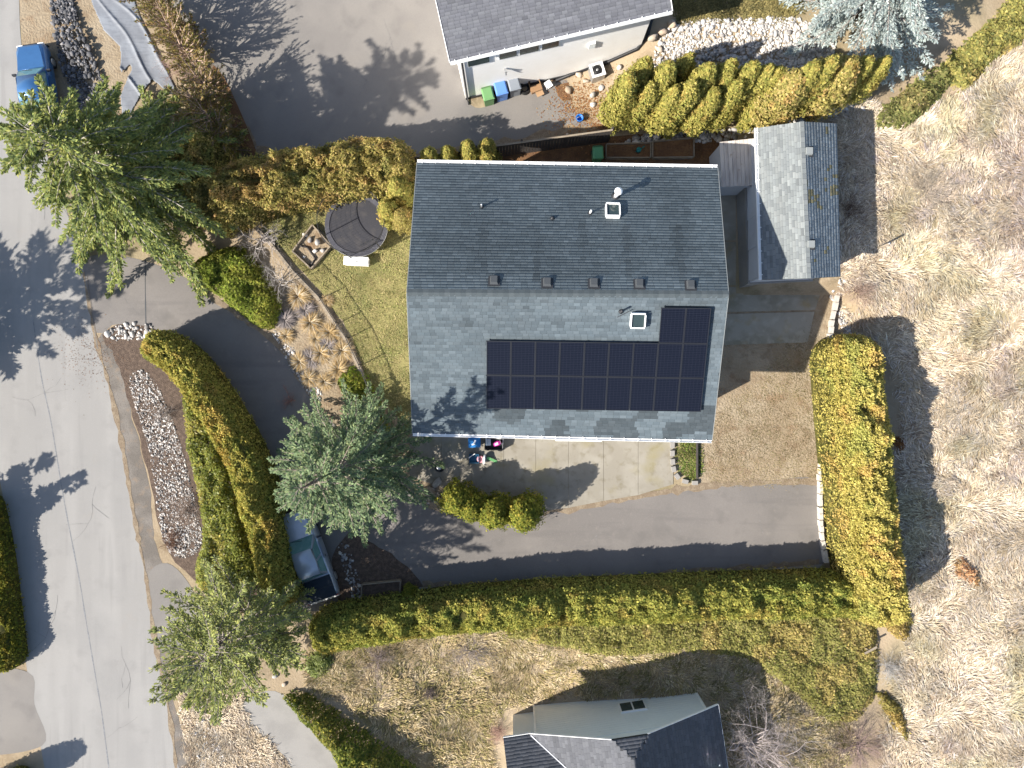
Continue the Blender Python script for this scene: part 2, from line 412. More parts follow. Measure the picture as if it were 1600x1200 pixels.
def column_shell(h, r, rng, dens, prof_pow=2.2, lobes=22, amp=.38, low=.08, spray=.13, cols=GOLD, wts=(3, 4, 3, 1.5), r2=None, split=False):
    """arborvitae-like body standing at the origin: lobed shell of sprays over a twiggy core"""
    r2 = r if r2 is None else r2
    n = int(dens * (2 * math.pi * r * h * .75 + math.pi * r * r))
    t = rng.random(n) ** .9; ph = rng.random(n) * 2 * math.pi; cap = rng.random(n) < .28
    t = np.where(cap, 1 - .14 * rng.random(n), t)
    lp = rng.random(lobes) * 2 * math.pi; lt = rng.random(lobes) * 1.05; lw = rng.uniform(.16, .3, lobes)
    def lump(ph, t):
        o = np.zeros(len(t))
        for a, b, w in zip(lp, lt, lw):
            dp = np.abs((ph - a + math.pi) % (2 * math.pi) - math.pi) * .35 * np.clip(1.15 - t, .25, 1)
            o = np.maximum(o, np.exp(-((dp) ** 2 + (t - b) ** 2) / (2 * (w * .5) ** 2)))
        return o
    def prof(t): return (np.clip(1 - t ** prof_pow, 0, 1) ** .62) * (.72 + .28 * smooth(t / .25))
    lm = lump(ph, t)
    fine = noise2(ph * 5.5 + 9, t * h * 3.2 + lobes, 17 + lobes) * noise2(ph * 11 + 2, t * h * 6.5, 18)
    rr = prof(t) * (1 - amp + amp * lm) * (.86 + .5 * fine) + .04
    depth = 1 - .28 * rng.random(n) ** 2
    fill = np.where(cap, np.sqrt(rng.random(n)), 1.0)
    x = np.cos(ph) * rr * r * depth * fill; y = np.sin(ph) * rr * r2 * depth * fill
    z = h * (low + (1 - low) * t) * (1 - .05 * (1 - lm)) * (.965 + .09 * fine) + rng.normal(0, .05, n)
    pos = np.stack([x, y, z], 1)
    out = np.stack([np.cos(ph), np.sin(ph), np.zeros(n)], 1)
    e_ = .02; sl = (prof(np.clip(t - e_, 0, 1)) - prof(np.clip(t + e_, 0, 1))) / (2 * e_) * r / h
    sl = np.where(cap & (fill < .75), 3.0, sl)
    nv = unit(out + np.array([0, 0, 1]) * np.clip(sl + .25, 0, 4)[:, None])
    tg = rng.normal(0, 1, (n, 3)); tg -= nv * np.sum(tg * nv, 1)[:, None]; tg = unit(tg)
    d = unit(tg * .85 + nv * rng.uniform(.02, .45, n)[:, None] + np.array([0, 0, .12]))
    Ls = spray * rng.uniform(.6, 1.25, n); Ws = Ls * rng.uniform(.45, .7, n)
    sv_ = unit(np.cross(nv, d) + rng.normal(0, .25, (n, 3)))
    V, F = kites(pos, d, Ls, Ws, rng, side=sv_)
    C = tint(n, rng, cols, wts, .22)
    # some sprays run to bronze in patches
    pat = noise2(ph * 2.1 + 3, t * 5 + lobes, int(rng.integers(0, 999)))
    C = np.where((pat > .76)[:, None], C * np.array([1.12, .96, 1.0]), C)
    # core of twigs and old foliage
    ns, nr = 12, 9; cv = []
    for i in range(nr + 1):
        tt = i / nr
        for k in range(ns):
            a = 2 * math.pi * k / ns
            q = float(prof(np.array([min(tt, .985)]))[0]) * (1 - amp) * .92
            cv.append((math.cos(a) * q * r, math.sin(a) * q * r2, h * (low + (1 - low) * tt) * .97))
    cf = [(i * ns + k, i * ns + (k + 1) % ns, (i + 1) * ns + (k + 1) % ns, (i + 1) * ns + k) for i in range(nr) for k in range(ns)]
    cf += [(nr * ns + k, nr * ns + k + 1, nr * ns + 10 - k, nr * ns + 11 - k) for k in range(0, 5)]
    CV, CF = np.array(cv), np.array(cf)
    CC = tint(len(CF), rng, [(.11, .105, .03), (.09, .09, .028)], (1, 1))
    return ((V, F, C), (CV, CF, CC)) if split else join([(V, F, C), (CV, CF, CC)])

def stem(h, r, rng):
    m = MB(); m.tube([(0, 0, -.05), (rng.normal(0, .03), rng.normal(0, .03), h * .3), (0, 0, h * .75)], [r, r * .8, r * .25], 6)
    me = bpy.data.meshes.new('trunk'); me.from_pydata(m.v, [], m.f); me.update(); me.materials.append(M['trunk']); return me

CEDAR_MESH = {}
def cedar_variant(key, h, r, dens, cols, wts, seeds=4, **kw):
    out = []
    for s in range(seeds):
        rng = np.random.default_rng(sum(map(ord, key)) * 7 + s)
        V, F, C = column_shell(h, r, rng, dens, cols=cols, wts=wts, **kw)
        me = np_mesh('foliage', V, F, C); me.materials.append(M['foliage'])
        out.append((me, stem(h, .09, rng)))
    CEDAR_MESH[key] = out

def cedar(name, key, i, pos, scale, label, group, cat='tree', rz=None, squash=(1, 1)):
    me, st = CEDAR_MESH[key][i % len(CEDAR_MESH[key])]
    e = empty(name, pos, label, cat, group, rz=(R.random() * 6.28 if rz is None else rz))
    e.scale = (scale * squash[0], scale * squash[0], scale * squash[1])
    link('foliage', me, None, e); link('trunk', st, None, e)
    return e

def hedge(name, path_px, h, width, label, group=None, cols=GREEN, wts=(3, 3, 3, 2), dens=520, spacing=1.0, spray=.135, hvar=.12, seed=1, amp=.26, freq=1.9, top=.62, jag=.32):
    """a clipped row grown into one body: sprays over a continuous, billowing wall along a path given at the height of its top"""
    rng = np.random.default_rng(seed)
    q = cat_curve([P(a, b, h)[:2] for a, b in path_px], .1, closed=False)
    seg = np.linalg.norm(np.diff(q, axis=0), axis=1); s = np.concatenate([[0], np.cumsum(seg)]); Ltot = s[-1]
    tan = np.gradient(q, axis=0); tan /= np.linalg.norm(tan, axis=1)[:, None] + 1e-9
    o = np.array([q[0][0], q[0][1], 0.0])
    def at(u):
        x, y = np.interp(u, s, q[:, 0]), np.interp(u, s, q[:, 1]); tx, ty = np.interp(u, s, tan[:, 0]), np.interp(u, s, tan[:, 1])
        return x, y, tx, ty
    arc = width * .5 * 1.2 + h                       # half of the cross-section's length, for even noise
    def wall(u, th, k=1.0, rough=True):
        """points of the wall: u along the path (metres), th 0..pi over the cross-section"""
        ue = np.clip(u, 0, Ltot); over = np.where(u < 0, u, np.where(u > Ltot, u - Ltot, 0.0))
        end = np.sqrt(np.clip(1 - (over / (width * .5)) ** 2, 0.0, 1))
        co, si = np.cos(th), np.sin(th)
        off = np.sign(co) * np.abs(co) ** .75 * width * .5 * end; z = np.abs(si) ** top * h * (.35 + .65 * end)
        if rough:
            g = th / math.pi * 2 * arc
            n1 = noise2(u * freq + 7, g * freq, seed + 3); n2 = noise2(u * freq * 2.6, g * freq * 2.6 + 5, seed + 4); n3 = noise2(u * freq * 6, g * freq * 6, seed + 5)
            lumps = (1 - np.abs(2 * n1 - 1) * 1.3) * .5 + (1 - np.abs(2 * n2 - 1)) * .32 + n3 * .3 - .55
            lead = (noise2(u * 1.25, off * 1.1, seed + 6) - .5) * jag * 2 * smooth((si - .6) / .3) + (noise2(u * 3.4, off * 3.2, seed + 8) - .5) * jag * smooth((si - .6) / .3)
            off = off + co * amp * lumps; z = z * (1 + hvar * (noise2(u * .5, 0 * u, seed + 7) - .5)) + si * amp * lumps + lead
        x, y, tx, ty = at(ue)
        return np.stack([x + tx * over - ty * off * k, y + ty * over + tx * off * k, np.maximum(z * k, .02)], 1) - o, (tx, ty)
    n = int(dens * (Ltot + width * .6) * (width * 1.1 + 2 * h) * .62)
    u = rng.uniform(-width * .5, Ltot + width * .5, n)
    th = np.where(rng.random(n) < .5, rng.uniform(0, math.pi, n), math.pi / 2 + rng.normal(0, .55, n)).clip(.03, math.pi - .03)
    pos, (tx, ty) = wall(u, th)
    e1 = .06
    pu, _ = wall(u + e1, th); pt, _ = wall(u, th + e1 / 1.6)
    nv = unit(np.cross(pu - pos, pt - pos)); cen, _ = wall(u, th, .6, False)
    flip = np.sum(nv * (pos - cen), 1) < 0; nv[flip] *= -1
    pos = pos - nv * (.16 * rng.random(n) ** 2)[:, None]
    tg = rng.normal(0, 1, (n, 3)); tg -= nv * np.sum(tg * nv, 1)[:, None]
    d = unit(unit(tg) + nv * rng.uniform(.05, .6, n)[:, None] + np.array([0, 0, .15])); L = spray * rng.uniform(.6, 1.3, n)
    V, F = kites(pos, d, L, L * rng.uniform(.42, .68, n), rng, side=np.cross(nv, d) + rng.normal(0, .28, (n, 3)))
    C = tint(n, rng, cols, wts, .2)
    pat = noise2(u * .7, th * 2.2, seed + 9) * .6 + noise2(u * 2.3, th * 5, seed + 10) * .4
    C = np.where((pat > .66)[:, None], C * np.array([1.1, .95, 1.05]), C); C = np.where((pat < .3)[:, None], C * np.array([.82, .92, .9]), C)
    # inner body of old growth
    us = np.arange(-width * .45, Ltot + width * .45 + .3, .3); ths = np.linspace(0.0, math.pi, 15); U, T = np.meshgrid(us, ths, indexing='ij')
    CV, _ = wall(U.ravel(), T.ravel(), .88, False); m_ = len(ths); ii_, jj_ = np.meshgrid(np.arange(len(us) - 1), np.arange(m_ - 1), indexing='ij'); k_ = (ii_ * m_ + jj_).ravel()
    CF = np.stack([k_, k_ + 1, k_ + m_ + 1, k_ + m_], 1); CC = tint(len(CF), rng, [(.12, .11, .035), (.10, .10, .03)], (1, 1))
    e = empty(name, tuple(o), label, 'hedge', group)
    V, F, C = join([(V, F, C), (CV, CF, CC)])
    link('foliage', np_mesh('foliage', V, F, C), M['foliage'], e)
    st = stem(h, .06, rng)
    for k in range(int(Ltot / spacing) + 1):
        x, y, _, _ = at(np.array([k * spacing])); link('stem', st, None, e, (x[0] - o[0] + rng.normal(0, .05), y[0] - o[1] + rng.normal(0, .05), 0))
    return e

def mound(name, poly_px, h, label, cols=GREEN, wts=(3, 3, 3, 2), dens=160, spray=.17, seed=1, kind=None, cat='shrub', lump=.9, edge=.7, ground=True, group=None, clump=0.0, curve=True):
    """spreading low shrub filling an outline: height field of lobes with sprays on it and a ground skirt"""
    rng = np.random.default_rng(seed)
    poly = wpoly(poly_px, 0, curve, ground=ground)
    n = int(area(poly) * dens * 2.6); q = scatter(poly, n, rng)
    def hf(x, y):
        d = np.full(len(x), 9.0)
        for i in range(len(poly)):
            a = poly[i]; b = poly[(i + 1) % len(poly)]; ab = b - a
            t = np.clip(((x - a[0]) * ab[0] + (y - a[1]) * ab[1]) / (ab @ ab + 1e-9), 0, 1)
            d = np.minimum(d, np.hypot(x - a[0] - t * ab[0], y - a[1] - t * ab[1]))
        k = noise2(x / lump, y / lump, seed + 40) * .6 + noise2(x / lump * 2.3, y / lump * 2.3, seed + 41) * .4
        return h * np.sqrt(smooth(d / edge)) * (.3 + .95 * k)
    z = hf(q[:, 0], q[:, 1]); kp = z > h * .42 * rng.random(n) * noise2(q[:, 0] * 2.2, q[:, 1] * 2.2, seed + 50) * 2; q = q[kp]; z = z[kp]; n = len(q); zg = gz(q[:, 0], q[:, 1]) if ground else np.zeros(n)
    e1 = .12
    gx = (hf(q[:, 0] + e1, q[:, 1]) - z) / e1; gy = (hf(q[:, 0], q[:, 1] + e1) - z) / e1
    pos = np.stack([q[:, 0], q[:, 1], zg + z * (1 - .35 * rng.random(n) ** 2)], 1)
    nv = unit(np.stack([-gx, -gy, np.ones(n)], 1)); tg = rng.normal(0, 1, (n, 3)); tg -= nv * np.sum(tg * nv, 1)[:, None]; d = unit(unit(tg) + nv * rng.uniform(.05, .8, n)[:, None])
    L = spray * rng.uniform(.6, 1.4, n); V, F = kites(pos, d, L, L * rng.uniform(.35, .6, n), rng, side=np.cross(nv, d) + rng.normal(0, .35, (n, 3)))
    C = tint(n, rng, cols, wts)
    pat = noise2(q[:, 0] * .8, q[:, 1] * .8, seed + 77)
    C = np.where((pat > .66)[:, None], C * np.array([1.25, 1.1, 1.2]), C)
    c = poly.mean(0); cz = float(gz(c[0], c[1])) if ground else 0
    if kind == 'stuff':
        me = np_mesh(name, V - np.array([c[0], c[1], cz]), F, C)
        return tag(link(name, me, M['foliage'], None, (c[0], c[1], cz)), label, cat, group, kind)
    e = empty(name, (c[0], c[1], cz), label, cat, group)
    link('foliage', np_mesh('foliage', V - np.array([c[0], c[1], cz]), F, C), M['foliage'], e)
    k = 9; A = np.zeros((k, 3)); a = rng.random(k) * 6.28; B = np.stack([np.cos(a), np.sin(a), np.full(k, .5)], 1) * h * .7
    V, F = tubes(A, B, np.full(k, .03), np.full(k, .01))
    link('branches', np_mesh('branches', V, F, np.tile([.12, .09, .07], (len(F), 1))), M['twig'], e)
    return e

def conifer(name, base, h, rmax, label, rng, cols, wts, droop=.16, gap=.42, nb=6, start=.1, spray=.30, wood=(.30, .26, .21), power=.85, cat='tree', rise=.15, sidelen=.42, dens=1.0, flat=.35, wscale=.34, group=None, taper=None, nstep=6):
    pa, pd, pl, tA, tB, ta, tb = [], [], [], [], [], [], []
    z = h * start
    while z < h * .985:
        f = 1 - (z / h - start) / (1 - start)
        Lb = rmax * (f ** power if taper is None else taper(z / h))
        for k in range(max(3, int(nb * (.55 + .45 * f)))):
            a = rng.random() * 6.283; L = Lb * rng.choice([rng.uniform(.5, .8), rng.uniform(.85, 1.12)], p=[.35, .65]) + .15
            zz = z + rng.uniform(-.5, .5) * gap
            m = max(3, int(L / .3)); s = np.linspace(0, 1, m + 1)
            bend = rng.normal(0, .18)
            ang = a + bend * s
            up = rise * (1 - f) * 3 + rise
            px = np.cos(ang) * L * s; py = np.sin(ang) * L * s; pz = zz + up * L * s - droop * L * s * s * (1.0 + .6 * f) * 2
            pz = np.maximum(pz, .35)
            q = np.stack([px, py, pz], 1)
            tA.append(q[:-1]); tB.append(q[1:]); w = .045 * (L / rmax) * (1 - s) + .010
            ta.append(w[:-1]); tb.append(w[1:])
            ns = max(6, int(L / .075 * dens))
            u = rng.uniform(.12, 1.0, ns) ** .8; i0 = np.minimum((u * m).astype(int), m - 1); fr = u * m - i0
            bp = q[i0] * (1 - fr)[:, None] + q[i0 + 1] * fr[:, None]
            bd = unit(q[i0 + 1] - q[i0]); side = np.stack([-bd[:, 1], bd[:, 0], np.zeros(ns)], 1) * rng.choice([-1, 1], ns)[:, None]
            td = unit(bd * 1.0 + side * rng.uniform(.3, .95, ns)[:, None] + rng.normal(0, .16, (ns, 3)) + np.array([0, 0, -.10]))
            tl = sidelen * L * (1.05 - u) * rng.uniform(.5, 1.1, ns) + .12
            hv = rng.random(ns) < .4; tA.append(bp[hv]); tB.append((bp + td * tl[:, None])[hv]); ta.append(np.full(hv.sum(), .010)); tb.append(np.full(hv.sum(), .004))
            for step in range(nstep):
                g = rng.random(ns); keep = (tl > .07 * step)
                p2 = bp + td * (tl * (step + g) / nstep)[:, None]
                sd2 = unit(td + rng.normal(0, .33, (ns, 3)) + np.array([0, 0, .05]))
                pa.append(p2[keep]); pd.append(sd2[keep]); pl.append((spray * rng.uniform(.6, 1.25, ns))[keep])
        z += gap * rng.uniform(.8, 1.2)
    pos = np.vstack(pa); d = np.vstack(pd); L = np.concatenate(pl); n = len(pos)
    V, F = kites(pos, d, L, L * rng.uniform(.75, 1.25, n) * wscale, rng, side=np.cross(np.array([[0, 0, 1.0]]), d) + rng.normal(0, .45, (n, 3)))
    C = tint(n, rng, cols, wts)
    e = empty(name, base, label, cat, group)
    link('crown', np_mesh('crown', V, F, C), M['foliage'], e)
    V, F = tubes(np.vstack(tA), np.vstack(tB), np.concatenate(ta), np.concatenate(tb))
    link('branches', np_mesh('branches', V, F, np.clip(np.array(wood) * (1 + rng.normal(0, .15, (len(F), 1))), .02, .8)), M['twig'], e)
    one('trunk', M['trunk'], e, lambda m: m.tube([(0, 0, -.1), (.04, 0, h * .35), (0, .03, h * .7), (0, 0, h * .97)], [.022 * h + .06, .018 * h, .010 * h, .012], 9))
    return e

def twig_shrub(name, base, h, spread, label, rng, col=(.30, .25, .22), mains=9, depth=4, cat='shrub', thick=.022, group=None, lean=(0, 0), kids=3):
    A, B, ra, rb, lv = [], [], [], [], []
    def grow(p, d, L, r, k):
        nseg = 2 if k > 0 else 1
        for _ in range(nseg):
            d2 = d + rng.normal(0, .2, 3); d2 /= np.linalg.norm(d2) + 1e-9
            q = p + d2 * L / nseg; q[2] = max(q[2], .03)
            A.append(p); B.append(q); ra.append(r); rb.append(r * .78); lv.append(k); p = q; d = d2; r *= .78
            if k > 0:
                for _j in range(rng.integers(1, kids + 1)):
                    d3 = d + rng.normal(0, .6, 3); d3 /= np.linalg.norm(d3) + 1e-9
                    grow(p, d3, L * rng.uniform(.5, .78), r * .65, k - 1)
    for i in range(mains):
        a = rng.random() * 6.28; s = spread * rng.uniform(.3, 1)
        d = np.array([math.cos(a) * s + lean[0], math.sin(a) * s + lean[1], h * .8]); L = np.linalg.norm(d) * .55
        grow(np.array([rng.normal(0, .08), rng.normal(0, .08), 0.0]), d / np.linalg.norm(d), L, thick, depth)
    A = np.array(A); B = np.array(B)
    V, F = tubes(A, B, np.array(ra), np.array(rb))
    C = np.clip(np.array(col) * (1 + rng.normal(0, .16, (len(F), 1))), .01, .9)
    me = np_mesh(name, V, F, C)
    return tag(link(name, me, M['twig'], None, base), label, cat, group)

def tuft_mesh(rng, n=520, L=.58, flop=1.0, cols=None, wts=None, wd=.011):
    cols = cols or [(.42, .29, .13), (.50, .37, .20), (.33, .22, .10), (.46, .40, .30)]
    a = rng.random(n) * 6.28; t = rng.random(n) ** .7 * flop
    r0 = rng.random(n) * .10
    base = np.stack([np.cos(a) * r0, np.sin(a) * r0, np.zeros(n)], 1)
    d = np.stack([np.cos(a) * t, np.sin(a) * t, 1.05 - t * .75], 1); d = unit(d)
    Ls = L * rng.uniform(.55, 1.1, n)
    mid = base + d * (Ls * .55)[:, None]
    d2 = unit(d * np.array([1, 1, .15]) + np.stack([np.cos(a), np.sin(a), np.full(n, -.25)], 1) * .6)
    tip = mid + d2 * (Ls * .55)[:, None]; tip[:, 2] = np.maximum(tip[:, 2], .02)
    s = np.stack([-np.sin(a), np.cos(a), np.zeros(n)], 1) * wd
    V = np.stack([base - s * .7, base + s * .7, mid + s, mid - s, tip + s * .15, tip - s * .15], 1).reshape(-1, 3)
    b = (np.arange(n) * 6)[:, None]
    F = np.vstack([b + np.array([[0, 1, 2, 3]]), b + np.array([[3, 2, 4, 5]])])
    C = tint(n, rng, cols, wts or [1] * len(cols)); C = np.vstack([C, C])
    me = np_mesh('ornamental_grass', V, F, C); me.materials.append(M['blade']); return me

def blades(name, poly, n, L, cols, wts, label, seed, flow=.5, wd=.028, tilt=.35, clump=18, hole=None, cat='grass', patch=None, z0=0.0):
    """matted grass: clumps of leaning blades that follow a swirling flow"""
    rng = np.random.default_rng(seed)
    nc = max(1, n // clump); c = scatter(poly, nc, rng)
    if hole is not None: c = c[~hole(c[:, 0], c[:, 1])]; nc = len(c)
    th = (noise2(c[:, 0] * .35, c[:, 1] * .35, seed) - .5) * 7.5 + (noise2(c[:, 0] * 1.3, c[:, 1] * 1.3, seed + 1) - .5) * 3.0 + flow
    ccol = tint(nc, rng, cols, wts, .12)
    if patch is not None: ccol = patch(c, ccol)
    idx = np.repeat(np.arange(nc), clump); n = len(idx)
    a = th[idx] + rng.normal(0, .45, n); sp = rng.normal(0, .14, (n, 2))
    x = c[idx, 0] + sp[:, 0]; y = c[idx, 1] + sp[:, 1]; z = gz(x, y) + z0
    Ls = L * rng.uniform(.5, 1.25, n); el = tilt * rng.uniform(.15, 1.9, n)
    d = np.stack([np.cos(a) * np.cos(el), np.sin(a) * np.cos(el), np.sin(el)], 1)
    base = np.stack([x, y, z], 1); s = np.stack([-np.sin(a), np.cos(a), np.zeros(n)], 1) * (wd * rng.uniform(.6, 1.3, n))[:, None]
    mid = base + d * (Ls * .55)[:, None]; tip = mid + (d * np.array([1, 1, .2]) + rng.normal(0, .12, (n, 3))) * (Ls * .5)[:, None]
    V = np.stack([base, mid + s, tip, mid - s], 1).reshape(-1, 3); F = np.arange(4 * n).reshape(n, 4)
    C = np.clip(ccol[idx] * (1 + rng.normal(0, .2, (n, 1))), .01, .9)
    return tag(link(name, np_mesh(name, V, F, C), M['blade']), label, cat, None, 'stuff')

OCT = None
def stone_arrays(pos, size, rng, cols, wts, flat=.7):
    """lumpy 20-sided stones"""
    global OCT
    if OCT is None:
        p = (1 + 5 ** .5) / 2
        v = np.array([(-1, p, 0), (1, p, 0), (-1, -p, 0), (1, -p, 0), (0, -1, p), (0, 1, p), (0, -1, -p), (0, 1, -p), (p, 0, -1), (p, 0, 1), (-p, 0, -1), (-p, 0, 1)], float)
        f = np.array([(0, 11, 5), (0, 5, 1), (0, 1, 7), (0, 7, 10), (0, 10, 11), (1, 5, 9), (5, 11, 4), (11, 10, 2), (10, 7, 6), (7, 1, 8), (3, 9, 4), (3, 4, 2), (3, 2, 6), (3, 6, 8), (3, 8, 9), (4, 9, 5), (2, 4, 11), (6, 2, 10), (8, 6, 7), (9, 8, 1)])
        OCT = (v / np.linalg.norm(v[0]), f)
    v, f = OCT; n = len(pos)
    s = size[:, None, None] * np.stack([rng.uniform(.75, 1.3, n), rng.uniform(.6, 1.0, n), rng.uniform(.5, .9, n) * flat / .7], 1)[:, None, :]
    V = v[None] * s * rng.uniform(.62, 1.2, (n, 12, 1)); a = rng.random(n) * 6.28; ca, sa = np.cos(a)[:, None], np.sin(a)[:, None]
    V = np.stack([V[..., 0] * ca - V[..., 1] * sa, V[..., 0] * sa + V[..., 1] * ca, V[..., 2]], -1) + pos[:, None, :]
    F = f[None] + (np.arange(n) * 12)[:, None, None]
    C = np.repeat(tint(n, rng, cols, wts, .12), 20, 0)
    return V.reshape(-1, 3), F.reshape(-1, 3), C

PALE = [(.47, .45, .43), (.37, .35, .33), (.54, .50, .46), (.25, .235, .225)]
GREY = [(.26, .25, .25), (.36, .35, .34), (.17, .165, .165), (.42, .40, .37)]
TAN = [(.34, .27, .20), (.40, .33, .26), (.28, .22, .17), (.36, .34, .31)]
def gravel(name, poly_px, n, size, label, seed, cols=PALE, wts=(3, 3, 2, 2), ground=True, pile=0.0):
    rng = np.random.default_rng(seed); poly = wpoly(poly_px, 0, True, ground=ground)
    q = scatter(poly, n, rng); s = size * np.exp(rng.normal(-.12, .42, n)).clip(.35, 2.3); bare = noise2(q[:, 0] * 1.4, q[:, 1] * 1.4, seed); kp = rng.random(n) < (.45 + .9 * bare); q = q[kp]; s = s[kp]
    z = gz(q[:, 0], q[:, 1]) + s * .1
    if pile:
        c = poly.mean(0); dd = np.linalg.norm((q - c), axis=1) / (np.linalg.norm(poly - c, axis=1).mean() + 1e-6)
        z = z + pile * np.clip(1 - dd * .8, 0, 1)
    V, F, C = stone_arrays(np.stack([q[:, 0], q[:, 1], z], 1), s, rng, cols, wts)
    return tag(link(name, np_mesh(name, V, F, C), M['stone']), label, 'gravel', None, 'stuff')

def boulder(name, px, py, size, label, seed, cols=TAN, flat=.7, group=None, cat='rock', squash=(1, 1)):
    rng = np.random.default_rng(seed); p = G(px, py)
    V, F, C = stone_arrays(np.zeros((1, 3)), np.array([size]), rng, cols, [1] * len(cols), flat)
    # one subdivision of the faces for a less regular lump
    mid = V[F].mean(1) * rng.uniform(.92, 1.22, (len(F), 1)); k = len(V)
    F2 = np.vstack([np.stack([F[:, 0], F[:, 1], k + np.arange(len(F))], 1), np.stack([F[:, 1], F[:, 2], k + np.arange(len(F))], 1), np.stack([F[:, 2], F[:, 0], k + np.arange(len(F))], 1)])
    V = np.vstack([V, mid]) * np.array([squash[0], squash[1], 1]); C2 = np.vstack([C, C, C]) * rng.uniform(.9, 1.1, (len(F2), 1))
    zmin = V[:, 2].min()
    return tag(link(name, np_mesh(name, V, F2, C2), M['stone'], None, (p.x, p.y, p.z - zmin * .75)), label, cat, group)

# ------------------------------------------------------------------ ground, roads, lawns
xs = np.concatenate([np.linspace(-600, -45, 14), np.arange(-44, 44.1, .5), np.linspace(45, 600, 14)])
ys = np.concatenate([np.linspace(-600, -35, 14), np.arange(-34, 34.1, .5), np.linspace(35, 600, 14)])
gx, gy = np.meshgrid(xs, ys); Vg = np.stack([gx.ravel(), gy.ravel(), gz(gx.ravel(), gy.ravel())], 1)
nx, ny = len(xs), len(ys); ii, jj = np.meshgrid(np.arange(nx - 1), np.arange(ny - 1)); k0 = (jj * nx + ii).ravel()
ground = link('ground', np_mesh('ground', Vg, np.stack([k0, k0 + 1, k0 + nx + 1, k0 + nx], 1), None, True), M['ground'])
tag(ground, 'dry earth and straw-coloured ground under the lots and hillside', None, None, 'structure')

road = sheet('road', [(30, -150), (30, 0), (36, 90), (55, 190), (95, 300), (130, 420), (150, 530), (170, 600), (190, 690), (205, 780), (218, 850), (228, 900), (242, 1000), (258, 1080), (270, 1150), (280, 1320), (95, 1320), (70, 1200), (52, 1100), (40, 1030), (12, 820), (-20, 640), (-60, 400), (-110, 100), (-120, -150)], .012, M['road'], label='pale grey asphalt street curving down the left side')
strip('seam', [(52, 500), (65, 590), (80, 660), (100, 780), (124, 905), (133, 960), (150, 1060), (160, 1120), (174, 1230)], .05, .016, pmat('road_seam', (.15, .155, .165), [(8, (.21, .215, .22), .45, .6, .9)], .95), road, wob=.6)
strip('seam', [(136, 430), (146, 500), (153, 545)], .06, .017, M['shoulder'], road, wob=.5)
drive = sheet('driveway', [(130, 415), (151, 520), (175, 508), (220, 508), (262, 525), (300, 570), (345, 640), (388, 720), (420, 800), (440, 880), (462, 948), (532, 945), (548, 880), (552, 845), (600, 880), (645, 916), (760, 917), (900, 912), (1100, 896), (1284, 882), (1282, 820), (1280, 750), (1190, 752), (1100, 758), (1000, 774), (850, 800), (740, 806), (690, 800), (650, 782), (600, 720), (530, 670), (497, 632), (470, 590), (440, 540), (405, 512), (350, 476), (300, 440), (240, 412), (170, 398)], .008, M['drive'], label='grey-brown asphalt driveway bending from the street to the house')
strip('seam', [(227, 405), (227, 440), (228, 505)], .05, .014, M['fascia'], drive, wob=.4)
strip('edging', [(655, 920), (760, 919), (900, 914), (1100, 899), (1284, 884)], .16, .0, M['path'], drive, h=.07, wob=.3)
drive2 = sheet('neighbour_driveway', [(245, -120), (258, 0), (285, 45), (330, 110), (372, 190), (398, 232), (480, 240), (600, 246), (700, 238), (790, 222), (900, 200), (950, 200), (962, 180), (930, 140), (880, 125), (800, 150), (742, 168), (720, 120), (700, 0), (690, -120)], .008, M['drive2'], label='pale asphalt yard between the upper house and the hedge')
strip('edging', [(700, -30), (705, 40), (716, 95)], .2, .0, M['path'], drive2, h=.03)
sheet('street_shoulder', [(152, 530), (172, 525), (190, 560), (205, 640), (225, 720), (238, 800), (245, 860), (270, 900), (300, 930), (300, 1000), (270, 1020), (262, 1070), (280, 1120), (300, 1200), (310, 1300), (281, 1310), (271, 1150), (259, 1080), (243, 1000), (229, 900), (219, 850), (206, 780), (191, 690), (171, 600)], .006, M['shoulder'], jitter=.12, label='brown-grey gravelly shoulder beside the street')
sheet('crossing_apron', [(230, 905), (262, 880), (300, 920), (318, 985), (262, 1016), (244, 1000)], .010, M['drive2'], label='grey worn apron beside the street under the lower pine')
sheet('lower_path', [(372, 1112), (400, 1085), (442, 1085), (500, 1150), (560, 1220), (560, 1300), (470, 1300), (455, 1200), (410, 1150)], .008, M['path'], label='pale concrete path slanting down beside the lower juniper hedge')
sheet('opposite_apron', [(-60, 1052), (44, 1050), (54, 1100), (66, 1165), (-60, 1170)], .014, M['drive2'], label='pale concrete drive entering from the left edge')
sheet('truck_yard', [(34, 0), (70, -60), (160, -60), (190, 60), (200, 180), (160, 230), (70, 230), (50, 170), (38, 90)], .008, M['soil'], jitter=.1, label='tan dirt yard around the blue pickup')
lawn = sheet('lawn', [(395, 340), (400, 318), (460, 318), (520, 305), (600, 300), (660, 300), (680, 420), (680, 640), (660, 700), (620, 650), (580, 600), (545, 520), (500, 455), (455, 405), (420, 370)], .008, M['lawn'], jitter=.08, label='patchy green-yellow lawn left of the house')
sheet('garden_bed', [(440, 450), (462, 425), (500, 455), (545, 520), (580, 600), (620, 650), (600, 720), (530, 668), (498, 632), (470, 590), (440, 540), (420, 500)], .006, M['soil'], jitter=.1, label='bare soil of the sloping garden bed below the lawn')
sheet('bare_yard', [(1070, 500), (1262, 480), (1300, 440), (1296, 540), (1286, 640), (1280, 752), (1190, 754), (1092, 758), (1080, 745), (1060, 700)], .006, M['soil'], jitter=.06, label='tan bare yard between house and yellow hedge')
sheet('side_strip', [(640, 262), (780, 236), (950, 214), (1080, 205), (1180, 200), (1185, 320), (1120, 330), (1120, 280), (640, 285)], .006, M['redsoil'], label='rusty leaf-covered strip behind the house')
